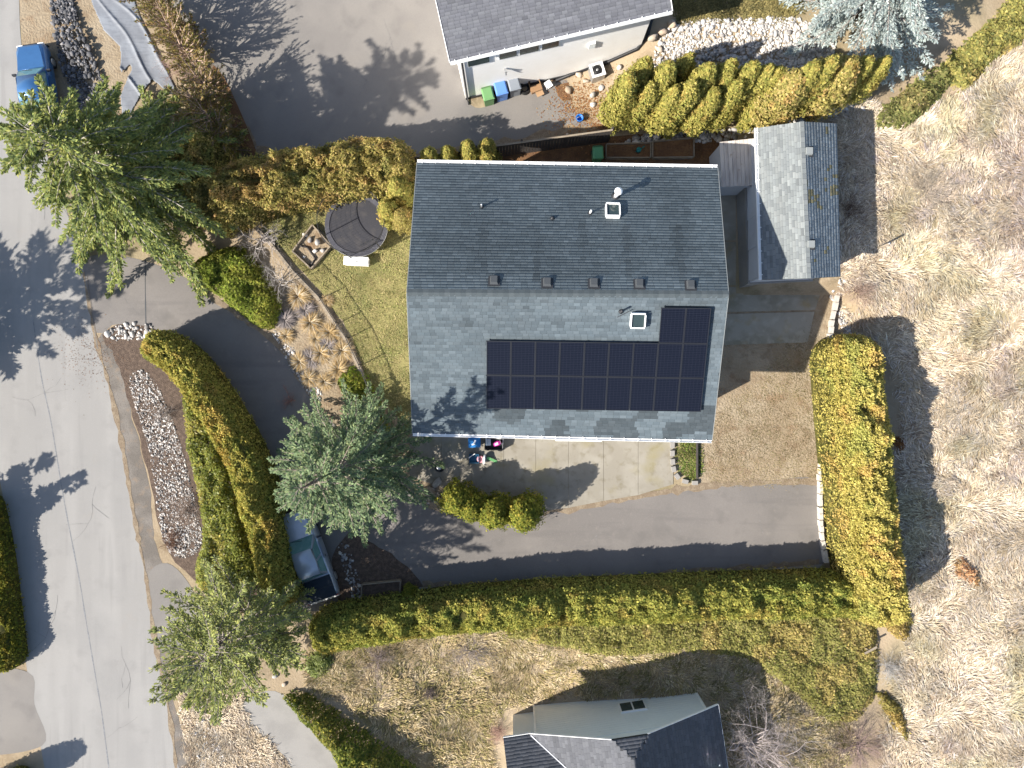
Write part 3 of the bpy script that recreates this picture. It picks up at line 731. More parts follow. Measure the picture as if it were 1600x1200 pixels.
sheet('rusty_litter', [(872, 128), (930, 138), (960, 170), (945, 200), (925, 196), (905, 160), (875, 150)], .012, M['redsoil'], jitter=.2, label='orange-brown leaf litter at the driveway corner')
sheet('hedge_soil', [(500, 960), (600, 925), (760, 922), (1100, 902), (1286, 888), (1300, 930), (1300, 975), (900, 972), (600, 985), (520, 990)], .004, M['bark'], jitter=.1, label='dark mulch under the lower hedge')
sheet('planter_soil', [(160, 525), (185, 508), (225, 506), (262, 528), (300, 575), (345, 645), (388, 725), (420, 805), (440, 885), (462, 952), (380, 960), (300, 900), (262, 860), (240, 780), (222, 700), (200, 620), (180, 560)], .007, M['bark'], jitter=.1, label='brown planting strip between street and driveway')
sheet('truck_side_soil', [(532, 946), (520, 870), (540, 838), (560, 836), (620, 872), (660, 915), (640, 945), (560, 945)], .010, M['bark'], jitter=.1, label='dark stony soil beside the silver pickup')
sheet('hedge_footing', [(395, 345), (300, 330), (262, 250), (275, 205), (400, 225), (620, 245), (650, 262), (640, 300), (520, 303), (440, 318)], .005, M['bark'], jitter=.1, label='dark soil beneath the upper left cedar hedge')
sheet('steps_soil', [(330, 112), (350, 120), (400, 235), (380, 232)], .016, M['redsoil'], label='reddish soil strip along the upper driveway edge')

# concrete slabs: each slab a piece of its patio
def slabs(name, polys, z, h, mat, label):
    e = empty(name, P(*np.mean(polys[0], 0), 0), label, None); e['kind'] = 'structure'
    for q in polys:
        w = [P(a, b)[:2] for a, b in q]; c = np.mean(w, 0)
        w2 = [c + (np.array(p) - c) * (1 - .022 / max(.3, np.linalg.norm(np.array(p) - c))) for p in w]
        o = one('slab', mat, None, lambda m: m.prism([p[:2] for p in w2], z, z + h))
        o.parent = e; o.matrix_parent_inverse = Matrix.Translation(-e.location)
        if o.data.polygons[1].normal.z < 0: o.data.flip_normals()
    return e
def edge_y(x): return float(np.interp(x, [640, 690, 740, 790, 837, 888, 943, 997, 1052], [745, 762, 782, 797, 800, 794, 783, 774, 757]))
xsl = [640, 690, 737, 787, 837, 888, 943, 997, 1052]
slabs('patio', [[(a, 652), (b, 652), (b, edge_y(b)), (a, edge_y(a))] for a, b in zip(xsl[:-1], xsl[1:])], -.02, .05, M['concrete'], 'stained concrete patio slabs in front of the house')
slabs('side_pad', [[(1080, 489), (1274, 484), (1286, 447), (1080, 449)], [(1080, 541), (1262, 535), (1273, 487), (1080, 492)], [(1090, 446), (1160, 446), (1160, 378), (1085, 378)], [(1085, 376), (1160, 376), (1160, 300), (1080, 300)]], -.02, .045, M['pad'], 'stained concrete pads between house and long shed')

crackm = pmat('crack_filler', (.13, .125, .12), [(6, (.19, .185, .18), .45, .6, .9)], .95)
def crack(parent, x, y, ang, n, seed, z, w=.028):
    rng = np.random.default_rng(seed); pts = [(x, y)]
    for _ in range(n):
        ang += rng.normal(0, .32); L = rng.uniform(8, 17); pts.append((pts[-1][0] + math.cos(ang) * L, pts[-1][1] + math.sin(ang) * L))
    strip('crack', pts, w, z, crackm, parent, wob=.7)
    if n > 5:
        for k in (n // 3, 2 * n // 3): crack(parent, *pts[k], ang + rng.choice([-1, 1]) * rng.uniform(.6, 1.2), 3, seed + 7 + k, z + .001, w * .8)
for i, (x, y, g, n) in enumerate(((20, 620, .5, 7), (90, 930, 1.3, 8), (190, 1010, 1.4, 7), (110, 560, .4, 6), (60, 290, 1.1, 7), (150, 760, 1.5, 8), (215, 1120, 2.4, 5))): crack(road, x, y, g, n, 600 + i, .018, .013)
for i, (x, y, g, n) in enumerate(((880, 850, .1, 8), (1060, 800, 1.2, 5), (1180, 770, 1.5, 5), (720, 850, -.1, 6), (330, 500, .9, 6), (180, 450, .2, 5))): crack(drive, x, y, g, n, 640 + i, .012, .016)
for i, (x, y, g, n) in enumerate(((420, 60, .3, 8), (560, 150, -.4, 7), (600, 30, 1.2, 6), (330, 60, 1.0, 5))): crack(drive2, x, y, g, n, 680 + i, .012, .016)
dirtm = pmat('edge_dirt', (.19, .145, .10), [(3, (.25, .20, .14), .45, .62, .9), (14, (.12, .09, .06), .5, .7, .8)], .95, (20, .7, .03))
for par, px_, w, z in ((drive, [(850, 801), (925, 789), (1000, 775), (1100, 760), (1190, 754), (1280, 752)], .38, .011), (drive, [(300, 442), (350, 478), (405, 514), (440, 542), (470, 592), (497, 634)], .3, .0115), (drive, [(660, 914), (760, 913), (900, 908), (1100, 892), (1280, 878)], .3, .0112),
    (road, [(130, 425), (150, 530), (170, 600), (190, 690), (205, 780), (218, 850), (228, 900), (242, 1000), (258, 1080), (270, 1150), (278, 1230)], .22, .0145), (road, [(12, 815), (26, 920), (40, 1030)], .3, .0146), (drive2, [(262, 5), (288, 50), (330, 112), (374, 195), (398, 230)], .5, .0115), (drive2, [(400, 234), (480, 242), (600, 247), (700, 239), (790, 223), (900, 202), (948, 200)], .4, .0116)):
    strip('edge_dirt', px_, w, z, dirtm, par, wob=.95)
# ------------------------------------------------------------------ buildings
def on_plane(px, py, o, n):
    d = P(px, py, 0) - Vector((0, 0, CAM_H)); c = Vector((0, 0, CAM_H))
    return c + d * ((Vector(o) - c).dot(n) / d.dot(n))

def shingle_layer(name, A, B, C, D, parent, pal, rng, course=.145, tab=.30, lift=.016, clip=None, patch=None, mat='shingle', var=.07):
    """overlapping tabs laid in courses on the quad A-B (eave) to D-C (ridge); every tab has its own edges"""
    A, B, C, D = (np.array(p) for p in (A, B, C, D))
    nv = max(2, int(np.linalg.norm((D + C) / 2 - (A + B) / 2) / course)); nrm = np.cross(B - A, D - A)
    if np.linalg.norm(nrm) < 1e-6: nrm = np.cross(B - A, C - A)
    nrm /= np.linalg.norm(nrm)
    if nrm[2] < 0: nrm = -nrm
    Vs, Cs = [], []
    for j in range(nv):
        v0, v1 = j / nv, min(1.0, (j + 1.12) / nv)
        l0, r0, l1, r1 = A + (D - A) * v0, B + (C - B) * v0, A + (D - A) * v1, B + (C - B) * v1
        w = np.linalg.norm(r0 - l0); k = max(1, int(w / tab)); off = rng.random()
        cuts = np.concatenate([[0], (np.arange(1, k + 1) - off + rng.uniform(-.12, .12, k)) / k, [1]]); cuts = np.unique(np.clip(cuts, 0, 1))
        a, b = cuts[:-1], cuts[1:]; ok = b - a > .002; a, b = a[ok], b[ok]
        g = .004 / max(w, .1)
        def pt(u, l, r, h): return l + (r - l) * u[:, None] + nrm * h[:, None]
        m = len(a); h0 = lift * rng.uniform(.75, 1.3, m); h1 = np.full(m, .003)
        p = [pt(a + g, l0, r0, h0), pt(b - g, l0, r0, h0), pt(b - g, l1, r1, h1), pt(a + g, l1, r1, h1), pt(a + g, l0, r0, 0 * h0), pt(b - g, l0, r0, 0 * h0)]
        cen = (p[0] + p[2]) / 2
        col = tint(m, rng, pal, [1] * len(pal), var)
        col = col * (1 + rng.normal(0, .05))
        if patch is not None: col = patch(cen, (a + b) / 2, v0, col)
        keep = np.ones(m, bool) if clip is None else clip(cen)
        Vs.append(np.stack(p, 1)[keep]); Cs.append(col[keep])
    V = np.concatenate(Vs, 0); n = len(V); b = (np.arange(n) * 6)[:, None]; C_ = np.concatenate(Cs, 0)
    F = np.vstack([b + np.array([[0, 1, 2, 3]]), b + np.array([[4, 5, 1, 0]])])
    o = link(name, np_mesh(name, V.reshape(-1, 3), F, np.vstack([C_, C_ * .8])), M[mat], parent); o['kind'] = 'stuff'
    return o

def slab_quad(m, pts, th):
    n = len(pts); top = [Vector(p) for p in pts]; bot = [p - Vector((0, 0, th)) for p in top]
    m.add(top + bot, [tuple(range(n)), tuple(range(2 * n - 1, n - 1, -1))] + [(i + n, (i + 1) % n + n, (i + 1) % n, i) for i in range(n)])

def gutter(parent, a, b, loc, step=.62, out=(0, -1, 0), mat='white'):
    a, b, out = Vector(a) - Vector(loc), Vector(b) - Vector(loc), Vector(out).normalized()
    def trough(m):
        m.bar(a + out * .12, b + out * .12, .018, .11); m.bar(a + out * .07 - Vector((0, 0, .055)), b + out * .07 - Vector((0, 0, .055)), .13, .015)
        m.bar(a + out * .005 - Vector((0, 0, .02)), b + out * .005 - Vector((0, 0, .02)), .012, .09)
    g = one('gutter', M[mat], parent, trough)
    L = (b - a).length; n = int(L / step); bm = MB(); bm.bar((0, 0, 0), out * .17, .03, .02)
    me = None
    for i in range(n + 1):
        if me is None: o = bm.build('gutter_bracket', M[mat], g); me = o.data
        else: o = link('gutter_bracket', me, None, g)
        o.location = a + (b - a) * ((i + .4) / (n + .8)) - out * .04 + Vector((0, 0, .065))
    return g

# ---- main house
HE, HR = 5.5, 7.6
NW, NE, SE, SW = P(652, 254, HE), P(1121, 262, HE), P(1112, 688, HE), P(645, 677, HE)
RW, RE = P(636, 457, HR), P(1138, 460, HR)
house = empty('house', (0, 0, 0), 'large two-slope grey shingle house with solar panels in the middle', 'house')
hc = (NW + NE + SE + SW) / 4; house.location = (hc.x, hc.y, 0); H0 = Vector((hc.x, hc.y, 0))
def hl(p): return Vector(p) - H0
roof = MB()
slab_quad(roof, [hl(SW), hl(SE), hl(RE), hl(RW)], .16); slab_quad(roof, [hl(RW) + Vector((0, .004, 0)), hl(RE) + Vector((0, .004, 0)), hl(NE), hl(NW)], .16)
roof = roof.build('roof', M['underlay'], house)
rng = np.random.default_rng(21)
PAL = [(.066, .081, .089), (.072, .088, .096), (.062, .077, .085), (.079, .095, .103)]
def worn(c, u, v, col):  # aged patches; overall tone also set by how sunlight falls on this slope
    x = c[:, 0] + H0.x; y = c[:, 1] + H0.y
    k = noise2(x * .9, y * 1.4, 31); k2 = noise2(x * .35, y * .35, 32)
    col = col * np.array([.97, 1.0, 1.05]) * (.95 + .36 * k2 + .1 * noise2(x * 2.5, y * .5, 38))[:, None]
    if v < .25:
        dark = (k > .52) & (x > -.8)
        col = np.where(dark[:, None], col * .55, col)
    else: col = np.where((k > .8)[:, None], col * .8, col)
    return col
shingle_layer('shingles', hl(SW), hl(SE), hl(RE), hl(RW), roof, PAL, rng, patch=worn, lift=.012)
def worn_relitN(c, u, v, col):  # vent streaks; slope also lightened to make up for its weak sunlight
    k2 = noise2((c[:, 0] + 3) * .5, c[:, 1] * .4, 35); k3 = noise2(c[:, 0] * 1.6, c[:, 1] * .22, 36); st_ = np.max([np.exp(-((c[:, 0] - vx) / .22) ** 2) for vx in (-3.9, -1.4, .75, 2.85, 5.2)], 0) * (.35 if .45 < v < .9 else 0); col = col * (1 - st_ * noise2(c[:, 0] * 4, c[:, 1], 37))[:, None]; return col * (1.02 + .3 * k2 + .16 * k3)[:, None] * (1.3 if v > .87 else 1.12)
shingle_layer('shingles', hl(NE), hl(NW), hl(RW), hl(RE), roof, PAL, rng, patch=worn_relitN, lift=.007)
def caps(m):
    n = 60
    for i in range(n):
        a = hl(RW).lerp(hl(RE), i / n); b = hl(RW).lerp(hl(RE), (i + 1.08) / n); w = .17
        c = tuple(np.array(PAL[i % 4]) * .85)
        for s in (-1, 1):
            d = Vector((0, s * w, -.06)); up = Vector((0, 0, .028)); lo = Vector((0, 0, .014))
            m.add([a + up, b + lo, b + d + lo, a + d + up] if s < 0 else [a + up, a + d + up, b + d + lo, b + lo], [(0, 1, 2, 3)], c)
cp = one('ridge_caps', M['shingle'], roof, caps); cp['kind'] = 'stuff'
for a, b, o_ in ((SW, RW, -.02), (RW, NW, -.02), (SE, RE, .02), (RE, NE, .02)):
    one('fascia', M['trimgrey'], house, lambda m: m.bar(hl(a) + Vector((o_, 0, -.1)), hl(b) + Vector((o_, 0, -.1)), .03, .2))
gutter(house, SW, SE, H0, .66, (0, -1, 0)); gutter(house, NW, NE, H0, .66, (0, 1, 0))
def rect_in(dl, dr, dn, ds):
    k = lambda p, dx, dy: (p.x - H0.x + dx, p.y - H0.y + dy)
    return [k(SW, dl, ds), k(SE, -dr, ds), k(NE, -dr, -dn), k(NW, dl, -dn)]
one('wall', M['stucco'], house, lambda m: m.prism(rect_in(.55, .55, .6, .68), -.1, 3.45))
up_ = rect_in(.55, .55, .6, 2.3)
one('upper_wall', M['stucco'], house, lambda m: m.prism(up_, 3.45, HE - .05))
for (a, b, r) in ((up_[0], up_[3], RW), (up_[2], up_[1], RE)):
    rx = (a[0] + b[0]) / 2; q = [Vector((a[0], a[1], HE - .05)), Vector((b[0], b[1], HE - .05)), Vector((rx, r.y - H0.y, HR - .25))]
    one('gable', M['stucco'], house, lambda m: m.add(q, [(0, 1, 2)]))
lo_ = rect_in(.62, .62, .6, .74)
for i in range(3):
    f_ = .12 + .3 * i; p = (lo_[0][0] + (lo_[1][0] - lo_[0][0]) * f_, lo_[0][1] + .1 + (lo_[1][1] - lo_[0][1]) * f_)
    one('balcony_post', M['white'], house, lambda m: m.box((p[0], p[1], 4.4), (.12, .12, 1.95)))
for i in range(5):
    x = lo_[0][0] + 1.5 + i * 2.55; y = lo_[0][1] + (lo_[1][1] - lo_[0][1]) * (i * 2.6 + 1.5) / 16 - .07
    if i in (3, 4):
        d = one('garage_door', M['white'], house, lambda m: m.box((x, y, 1.15), (2.3, .05, 2.2)))
        for k in range(3): one('door_panel', M['shedwall'], d, lambda m: m.box((x, y - .03, .55 + k * .62), (2.1, .02, .5)))
    else:
        f = one('window', M['white'], house, lambda m: m.box((x, y, 1.5), (1.3, .06, 1.1)))
        one('pane', M['glass'], f, lambda m: m.box((x, y - .035, 1.5), (1.15, .02, .95)))
cz = 2.55
can = one('canopy', M['siding'], house, lambda m: slab_quad(m, [hl(P(866, 672, cz)), hl(P(868, 689, cz - .12)), hl(P(940, 690, cz - .12)), hl(P(940, 672, cz))], .1))
one('canopy_step', M['fascia'], can, lambda m: slab_quad(m, [hl(P(906, 672, cz + .05)), hl(P(906, 688, cz - .06)), hl(P(941, 688, cz - .06)), hl(P(941, 672, cz + .05))], .08))
def frame_of(O, U, Vv):
    u = (Vector(U) - Vector(O)).normalized(); v = Vector(Vv) - Vector(O); v = (v - u * v.dot(u)).normalized(); n = u.cross(v)
    return u, v, n
def mat_at(o, u, v, n): return Matrix(((u.x, v.x, n.x, o.x), (u.y, v.y, n.y, o.y), (u.z, v.z, n.z, o.z), (0, 0, 0, 1)))
uS, vS, nS = frame_of(SW, SE, RW); uN, vN, nN = frame_of(NE, NW, RE)
def roof_thing(px, py, side):
    u, v, n = (uS, vS, nS) if side == 'S' else (uN, vN, nN)
    p = on_plane(px, py, SW if side == 'S' else NE, n); return hl(p), u, v, n
def vent(px, py, name, label=None):
    p, u, v, n = roof_thing(px, py, 'N')
    def f(m):
        s = .20; vs = []
        for (a, b, h) in ((-s, -s, 0), (s, -s, 0), (s, s, 0), (-s, s, 0), (-s * .75, -s * .95, .17), (s * .75, -s * .95, .17), (s * .7, s * .6, .13), (-s * .7, s * .6, .13)):
            vs.append(p + u * a + v * b + n * h)
        m.add(vs, [(3, 2, 1, 0), (4, 5, 6, 7), (0, 1, 5, 4), (1, 2, 6, 5), (2, 3, 7, 6), (3, 0, 4, 7)])
    o = one(name, M['fascia'], roof, f)
    one('flange', M['darkmetal'], o, lambda m: m.add([p + u * a + v * b + n * .02 for a, b in ((-.27, -.25), (.27, -.25), (.27, .27), (-.27, .27))], [(0, 1, 2, 3)]))
for px, py in ((772, 439), (855, 442), (928, 443), (999, 444), (1079, 446)): vent(px, py, 'roof_vent')
def pipe(px, py, side, h, r, mat, cap=False, name='vent_pipe'):
    p, u, v, n = roof_thing(px, py, side)
    o = one(name, M[mat], roof, lambda m: m.tube([p - Vector((0, 0, .1)), p + Vector((0, 0, h))], r, 10))
    one('collar', M['darkmetal'], o, lambda m: m.tube([p, p + Vector((0, 0, .1))], [r * 2.2, r * 1.15], 10))
    if cap: one('cap', M['white'], o, lambda m: m.lathe(p + Vector((0, 0, h)), [(r * 1.2, 0), (r * 1.9, .05), (r * 1.9, .12), (r * .9, .2)], 12))
pipe(753, 323, 'N', .45, .045, 'steel'); pipe(863, 341, 'N', .15, .05, 'darkmetal'); pipe(922, 333, 'N', .5, .05, 'white'); pipe(970, 487, 'S', .4, .05, 'darkmetal')
pipe(962, 307, 'N', .85, .10, 'white', True, 'chimney_flue')
one('antenna_arm', M['darkmetal'], roof, lambda m: m.bar(roof_thing(964, 496, 'S')[0] + Vector((0, 0, .1)), roof_thing(984, 486, 'S')[0] + Vector((0, 0, .1)), .035))
def skylight(px, py, side):
    p, u, v, n = roof_thing(px, py, side); a, b = .32, .33
    o = one('skylight', M['white'], roof, lambda m: [m.bar(p + u * x0 + v * y0 + n * .12, p + u * x1 + v * y1 + n * .12, .055, .24, up=n) for x0, y0, x1, y1 in ((-a, -b, a, -b), (-a, b, a, b), (-a, -b + .05, -a, b - .05), (a, -b + .05, a, b - .05))])
    one('skylight_glass', M['glass'], o, lambda m: m.add([p + u * x + v * y + n * .17 for x, y in ((-a + .04, -b + .04), (a - .04, -b + .04), (a - .04, b - .04), (-a + .04, b - .04))], [(0, 1, 2, 3)]))
skylight(957, 331, 'N'); skylight(996, 500, 'S')

# ---- solar array: nine columns, two rows and two more at the upper right
bl = on_plane(760, 637, SW, nS); br = on_plane(1094, 642, SW, nS); tl = on_plane(761, 531, SW, nS)
au, av, an = frame_of(bl, br, tl); pw = (br - bl).length / 9; phh = (tl - bl).length / 2
arr = empty('solar_array', (0, 0, 0), 'dark blue solar panel array bolted on the house roof', 'solar panels')
arr.matrix_world = mat_at(bl + an * .13, au, av, an)
cellm = MB(); cellm.box((pw / 2, phh / 2, 0), (pw - .05, phh - .05, .03)); frm = MB(); t_ = .022
for a, b in (((.008, t_), (pw - .008, t_)), ((.008, phh - t_), (pw - .008, phh - t_)), ((t_, .03), (t_, phh - .03)), ((pw - t_, .03), (pw - t_, phh - .03))):
    frm.bar((a[0], a[1], .004), (b[0], b[1], .004), .03, .045)
cme = fme = None
cells = [(i, j) for j in range(2) for i in range(9)] + [(7, 2), (8, 2)]
for i, j in cells:
    if cme is None:
        o = cellm.build('panel', M['cells'], arr); f = frm.build('panel_frame', M['panelframe'], o); cme, fme = o.data, f.data
    else:
        o = link('panel', cme, None, arr); link('panel_frame', fme, None, o)
    o.location = (i * pw, j * phh, 0)
clm = MB(); clm.box((0, 0, .03), (.05, .05, .02)); clme = None
for i, j in cells:
    for q in ((.5 if i < 8 else 0),):
        if clme is None: o = clm.build('clamp', M['panelframe'], arr); clme = o.data
        else: o = link('clamp', clme, None, arr)
        o.location = (i * pw, (j + 1) * phh - .02, 0)
one('rail', M['darkmetal'], arr, lambda m: [m.bar((.1, y, -.06), (9 * pw - .1, y, -.06), .05) for y in (.4, phh - .4, phh + .4, 2 * phh - .4)] + [m.bar((7 * pw + .1, y, -.06), (9 * pw - .1, y, -.06), .05) for y in (2 * phh + .4, 3 * phh - .4)])

# ---- long shed
ZE, ZR = 4.2, 4.66
sa, sb, sc_, sd_ = P(1183, 200, ZE), P(1190, 437, ZE), P(1313, 432, ZE), P(1307, 193, ZE)
ra, rb = P(1253, 190, ZR), P(1264, 435, ZR)
shed = empty('long_shed', ((sa + sc_) / 2)[:2] + (0,) if False else Vector((((sa + sc_) / 2).x, ((sa + sc_) / 2).y, 0)), 'long shed with pale grey-green shingle roof right of the house', 'shed')
S0 = Vector(shed.location); sl = lambda p: Vector(p) - S0
rs = MB(); slab_quad(rs, [sl(sa), sl(sb), sl(rb), sl(ra)], .1); slab_quad(rs, [sl(ra) + Vector((.004, 0, 0)), sl(rb) + Vector((.004, 0, 0)), sl(sc_), sl(sd_)], .1)
rs = rs.build('roof', M['underlay'], shed)
SP = [(.158, .172, .175), (.172, .187, .188), (.145, .158, .162), (.186, .199, .199)]
shingle_layer('shingles', sl(sa), sl(sb), sl(rb), sl(ra), rs, SP, rng, course=.13, tab=.3)
def moss_relit(c, u, v, col):
    k = noise2(c[:, 0] * 1.5 + 9, c[:, 1] * .9, 51) * .6 + noise2(c[:, 0] * 5, c[:, 1] * 5, 52) * .4
    return np.where(((k > .64) & (rng.random(len(col)) < .4))[:, None], col * np.array([1.5, 1.15, .6]), col * 1.5)  # orange moss tabs; the rest lightened so the shaded slope looks sunlit
shingle_layer('shingles', sl(sc_), sl(sd_), sl(ra), sl(rb), rs, SP, rng, course=.15, tab=.17, lift=.022, patch=moss_relit)
def shed_wall(m):
    q = [(sl(sa).x + .3, sl(sa).y - .2), (sl(sb).x + .3, sl(sb).y + .25), (sl(sc_).x - .3, sl(sc_).y + .25), (sl(sd_).x - .3, sl(sd_).y - .2)]
    m.prism(q, 1.2, ZE - .02)
    m.add([Vector((q[1][0], q[1][1], ZE - .02)), Vector((q[2][0], q[2][1], ZE - .02)), Vector((sl(rb).x, q[1][1], ZR - .12))], [(0, 1, 2)])
    m.add([Vector((q[0][0], q[0][1], ZE - .02)), Vector((q[3][0], q[3][1], ZE - .02)), Vector((sl(ra).x, q[0][1], ZR - .12))], [(2, 1, 0)])
one('wall', M['shedwall'], shed, shed_wall)
one('plinth', M['path'], shed, lambda m: m.prism([(sl(sa).x + .2, sl(sa).y - .1), (sl(sb).x + .2, sl(sb).y + .15), (sl(sc_).x - .25, sl(sc_).y + .15), (sl(sd_).x - .25, sl(sd_).y - .1)], -.1, 1.55))
for i in range(4):
    y = sl(sb).y + .35 + i * 1.62; x = sl(sb).x + .26 - .03 * i
    one('wall_panel', M['shedwall'], shed, lambda m: m.box((x - .02, y + .78, 2.75), (.03, 1.56, 2.5)))
gutter(shed, sa, sb, S0, .62, (-1, 0, 0))
for px, py in ((1263, 237), (1266, 382)):
    n = (sd_ - ra).cross(rb - ra).normalized(); n = n if n.z > 0 else -n
    p = sl(on_plane(px, py, ra, n)); o = one('roof_vent', M['trimgrey'], rs, lambda m: m.box((p.x, p.y, p.z + .08), (.36, .38, .22), 0, .85))
    one('flange', M['darkmetal'], o, lambda m: m.box((p.x, p.y, p.z - .035), (.5, .52, .1)))
one('ridge_caps', M['shingle'], rs, lambda m: [m.bar(sl(ra).lerp(sl(rb), i / 30) + Vector((0, 0, .0)), sl(ra).lerp(sl(rb), (i + .96) / 30), .2, .05, col=tuple(np.array(SP[i % 4]) * .95)) for i in range(30)])

# ---- small board-roofed lean-to between house and shed
LZ = 2.2
lt = empty('garden_lean_to', P(1150, 262, 0), 'small lean-to with pale board roof between house and long shed', 'lean-to')
L0_ = Vector(lt.location); ll = lambda p: Vector(p) - L0_
c0, c1, c2, c3 = P(1124, 222, LZ), P(1181, 216, LZ + .2), P(1184, 289, LZ + .2), P(1128, 292, LZ)
for i in range(9):
    f0, f1 = i / 9 + .004, (i + 1) / 9 - .004; dz = Vector((0, 0, .012 * (i % 2)))
    one('roof_board', pmat('pale_board', (.56, .51, .46), [((3, .6, 3), (.34, .30, .28), .45, .65, .8), (2, (.22, .12, .06), .66, .75, .6)], .8) if i == 0 else bpy.data.materials['pale_board'], lt,
        lambda m: slab_quad(m, [ll(c0.lerp(c1, f0)) + dz, ll(c3.lerp(c2, f0)) + dz, ll(c3.lerp(c2, f1)) + dz, ll(c0.lerp(c1, f1)) + dz], .04))
lw = [ll(c3) + Vector((.06, .1, 0)), ll(c2) + Vector((-.06, .1, 0)), ll(c1) + Vector((-.06, -.1, 0)), ll(c0) + Vector((.06, -.1, 0))]
one('wall', M['shedwall'], lt, lambda m: m.prism([(p.x, p.y) for p in lw], -.05, LZ - .06))
one('side_door', M['white'], lt, lambda m: m.box((lw[0].x - .03, (lw[0].y + lw[3].y) / 2, .95), (.05, 1.2, 1.8)))

# ---- upper neighbour's house
NZ = 6.0
nA, nB = P(703, 97, NZ), P(1050, 17, NZ); nd = (nB - nA).normalized(); nn_ = Vector((-nd.y, nd.x, 0))
nh = empty('white_house', Vector(((nA.x + nB.x) / 2, nA.y + 4, 0)), 'white stucco house with grey shingle roof at the top edge', 'house')
N0 = Vector(nh.location); nl = lambda p: Vector(p) - N0
run, rise = 6.0, 1.7
rA, rB = nA + nn_ * run + Vector((0, 0, rise)), nB + nn_ * run + Vector((0, 0, rise)); fA, fB = rA + nn_ * run - Vector((0, 0, rise)), rB + nn_ * run - Vector((0, 0, rise))
nr_ = MB(); slab_quad(nr_, [nl(nA), nl(nB), nl(rB), nl(rA)], .16); slab_quad(nr_, [nl(rA) + nn_ * .004, nl(rB) + nn_ * .004, nl(fB), nl(fA)], .16)
nr_ = nr_.build('roof', M['underlay'], nh)
NP = [(.118, .12, .135), (.128, .13, .145), (.11, .112, .127), (.135, .138, .152)]
shingle_layer('shingles', nl(nA), nl(nB), nl(rB), nl(rA), nr_, NP, rng, course=.15, tab=.3, var=.06)
gutter(nh, nA, nB, N0, .62, -nn_)
for a, b, o_ in ((nB, rB, nd * .02), (nA, rA, -nd * .02)):
    one('fascia', M['white'], nh, lambda m: m.bar(nl(a) - Vector((0, 0, .06)) + o_, nl(b) - Vector((0, 0, .06)) + o_, .03, .2))
wA, wB = nA + nn_ * .55 + nd * .5, nB + nn_ * .55 - nd * .6
wA.z = wB.z = 0.0
def nwall(m):
    m.prism([nl(q)[:2] for q in (wA, wB, wB + nn_ * 11, wA + nn_ * 11)], -.3, NZ - .05)
one('wall', M['stucco'], nh, nwall)
def wall_s(px, py): return (on_plane(px, py, wA, nn_) - wA).dot(nd)
for (x0, y0, x1, y1, k) in ((730, 105, 766, 97, 1), (779, 96, 808, 90, 1), (810, 90, 842, 82, 1), (844, 82, 873, 74, 1)):
    s0, s1 = wall_s(x0, y0), wall_s(x1, y1); c = nl(wA + nd * ((s0 + s1) / 2)); an_ = math.atan2(nd.y, nd.x)
    f = one('window', M['white'], nh, lambda m: m.box((c.x - nn_.x * .02, c.y - nn_.y * .02, 4.75), (s1 - s0, .08, 1.7), an_))
    one('pane', M['glass'], f, lambda m: m.box((c.x - nn_.x * .065, c.y - nn_.y * .065, 4.75), (s1 - s0 - .1, .02, 1.55), an_))
def cpipe(m):
    c = nl(wA) - nn_ * .08 + nd * .1
    m.tube([nl(nA) + nd * .3 + Vector((0, 0, -.05)), c + Vector((0, 0, NZ - .8)), c + Vector((0, 0, .1)), c - nn_ * .3 + Vector((0, 0, .05))], .05, 8)
one('downspout', M['darkmetal'], nh, cpipe)
one('footing', M['darkmetal'], nh, lambda m: m.bar(nl(wA) - nn_ * .06 + Vector((0, 0, .12)), nl(wB) - nn_ * .06 + Vector((0, 0, .12)), .04, .2))
pc = nl(wA + nd * 6.9 - nn_ * .06); one('meter_box', M['siding'], nh, lambda m: m.box((pc.x, pc.y, 3.2), (.35, .12, .5), math.atan2(nd.y, nd.x)))
pc2 = nl(wA + nd * 2.3 - nn_ * .12); one('wall_lamp', M['steel'], nh, lambda m: [m.box((pc2.x, pc2.y, 2.7), (.12, .22, .1), math.atan2(nd.y, nd.x)), m.tube([pc2 + Vector((0, 0, 2.65)), pc2 + Vector((0, 0, 2.4)) - nn_ * .1], .04, 6)])

# ---- lower neighbour's house
e1 = P(1122, 1102, 2.7); sv = Vector((15, -98, 0)).normalized(); wv = Vector((sv.y, -sv.x, 0))     # south along the eave, west across
if wv.x > 0: wv = -wv
bh = empty('grey_green_house', Vector((e1.x + wv.x * 5, e1.y + wv.y * 5 - 2, 0)), 'pale grey-green house with dark hipped roofs at the bottom edge', 'house')
B0 = Vector(bh.location)
def bw(w, s, z): return Vector((e1.x, e1.y, 0)) + wv * w + sv * s + Vector((0, 0, z)) - B0
pit = .46; zr = lambda w: 2.7 + pit * (w if w <= 5 else 10 - w); S1 = 9.0
bro = MB()
slab_quad(bro, [bw(0, 0, 2.7), bw(4.1, 0, zr(4.1)), bw(5, .9, 5), bw(5, S1, 5), bw(0, S1, 2.7)], .14)
slab_quad(bro, [bw(5.004, .9, 5), bw(5.9, 0, zr(5.9)), bw(10, 0, 2.7), bw(5.004, 5, 5), bw(5.004, S1, 5)], .14)
slab_quad(bro, [bw(4.11, 0, zr(4.1)), bw(5.89, 0, zr(5.9)), bw(5, .89, 5)], .14)
slab_quad(bro, [bw(10, .004, 2.7), bw(11.4, 0, 2.7), bw(11.4, 5, 5), bw(5.01, 5, 5)], .14)
bro = bro.build('roof', M['underlay'], bh)
DP = [(.078, .081, .092), (.084, .087, .098), (.073, .076, .086), (.09, .093, .104)]
def loc_ws(c):
    d = c - np.array(Vector((e1.x, e1.y, 0)) - B0); return d @ np.array(wv), d @ np.array(sv)
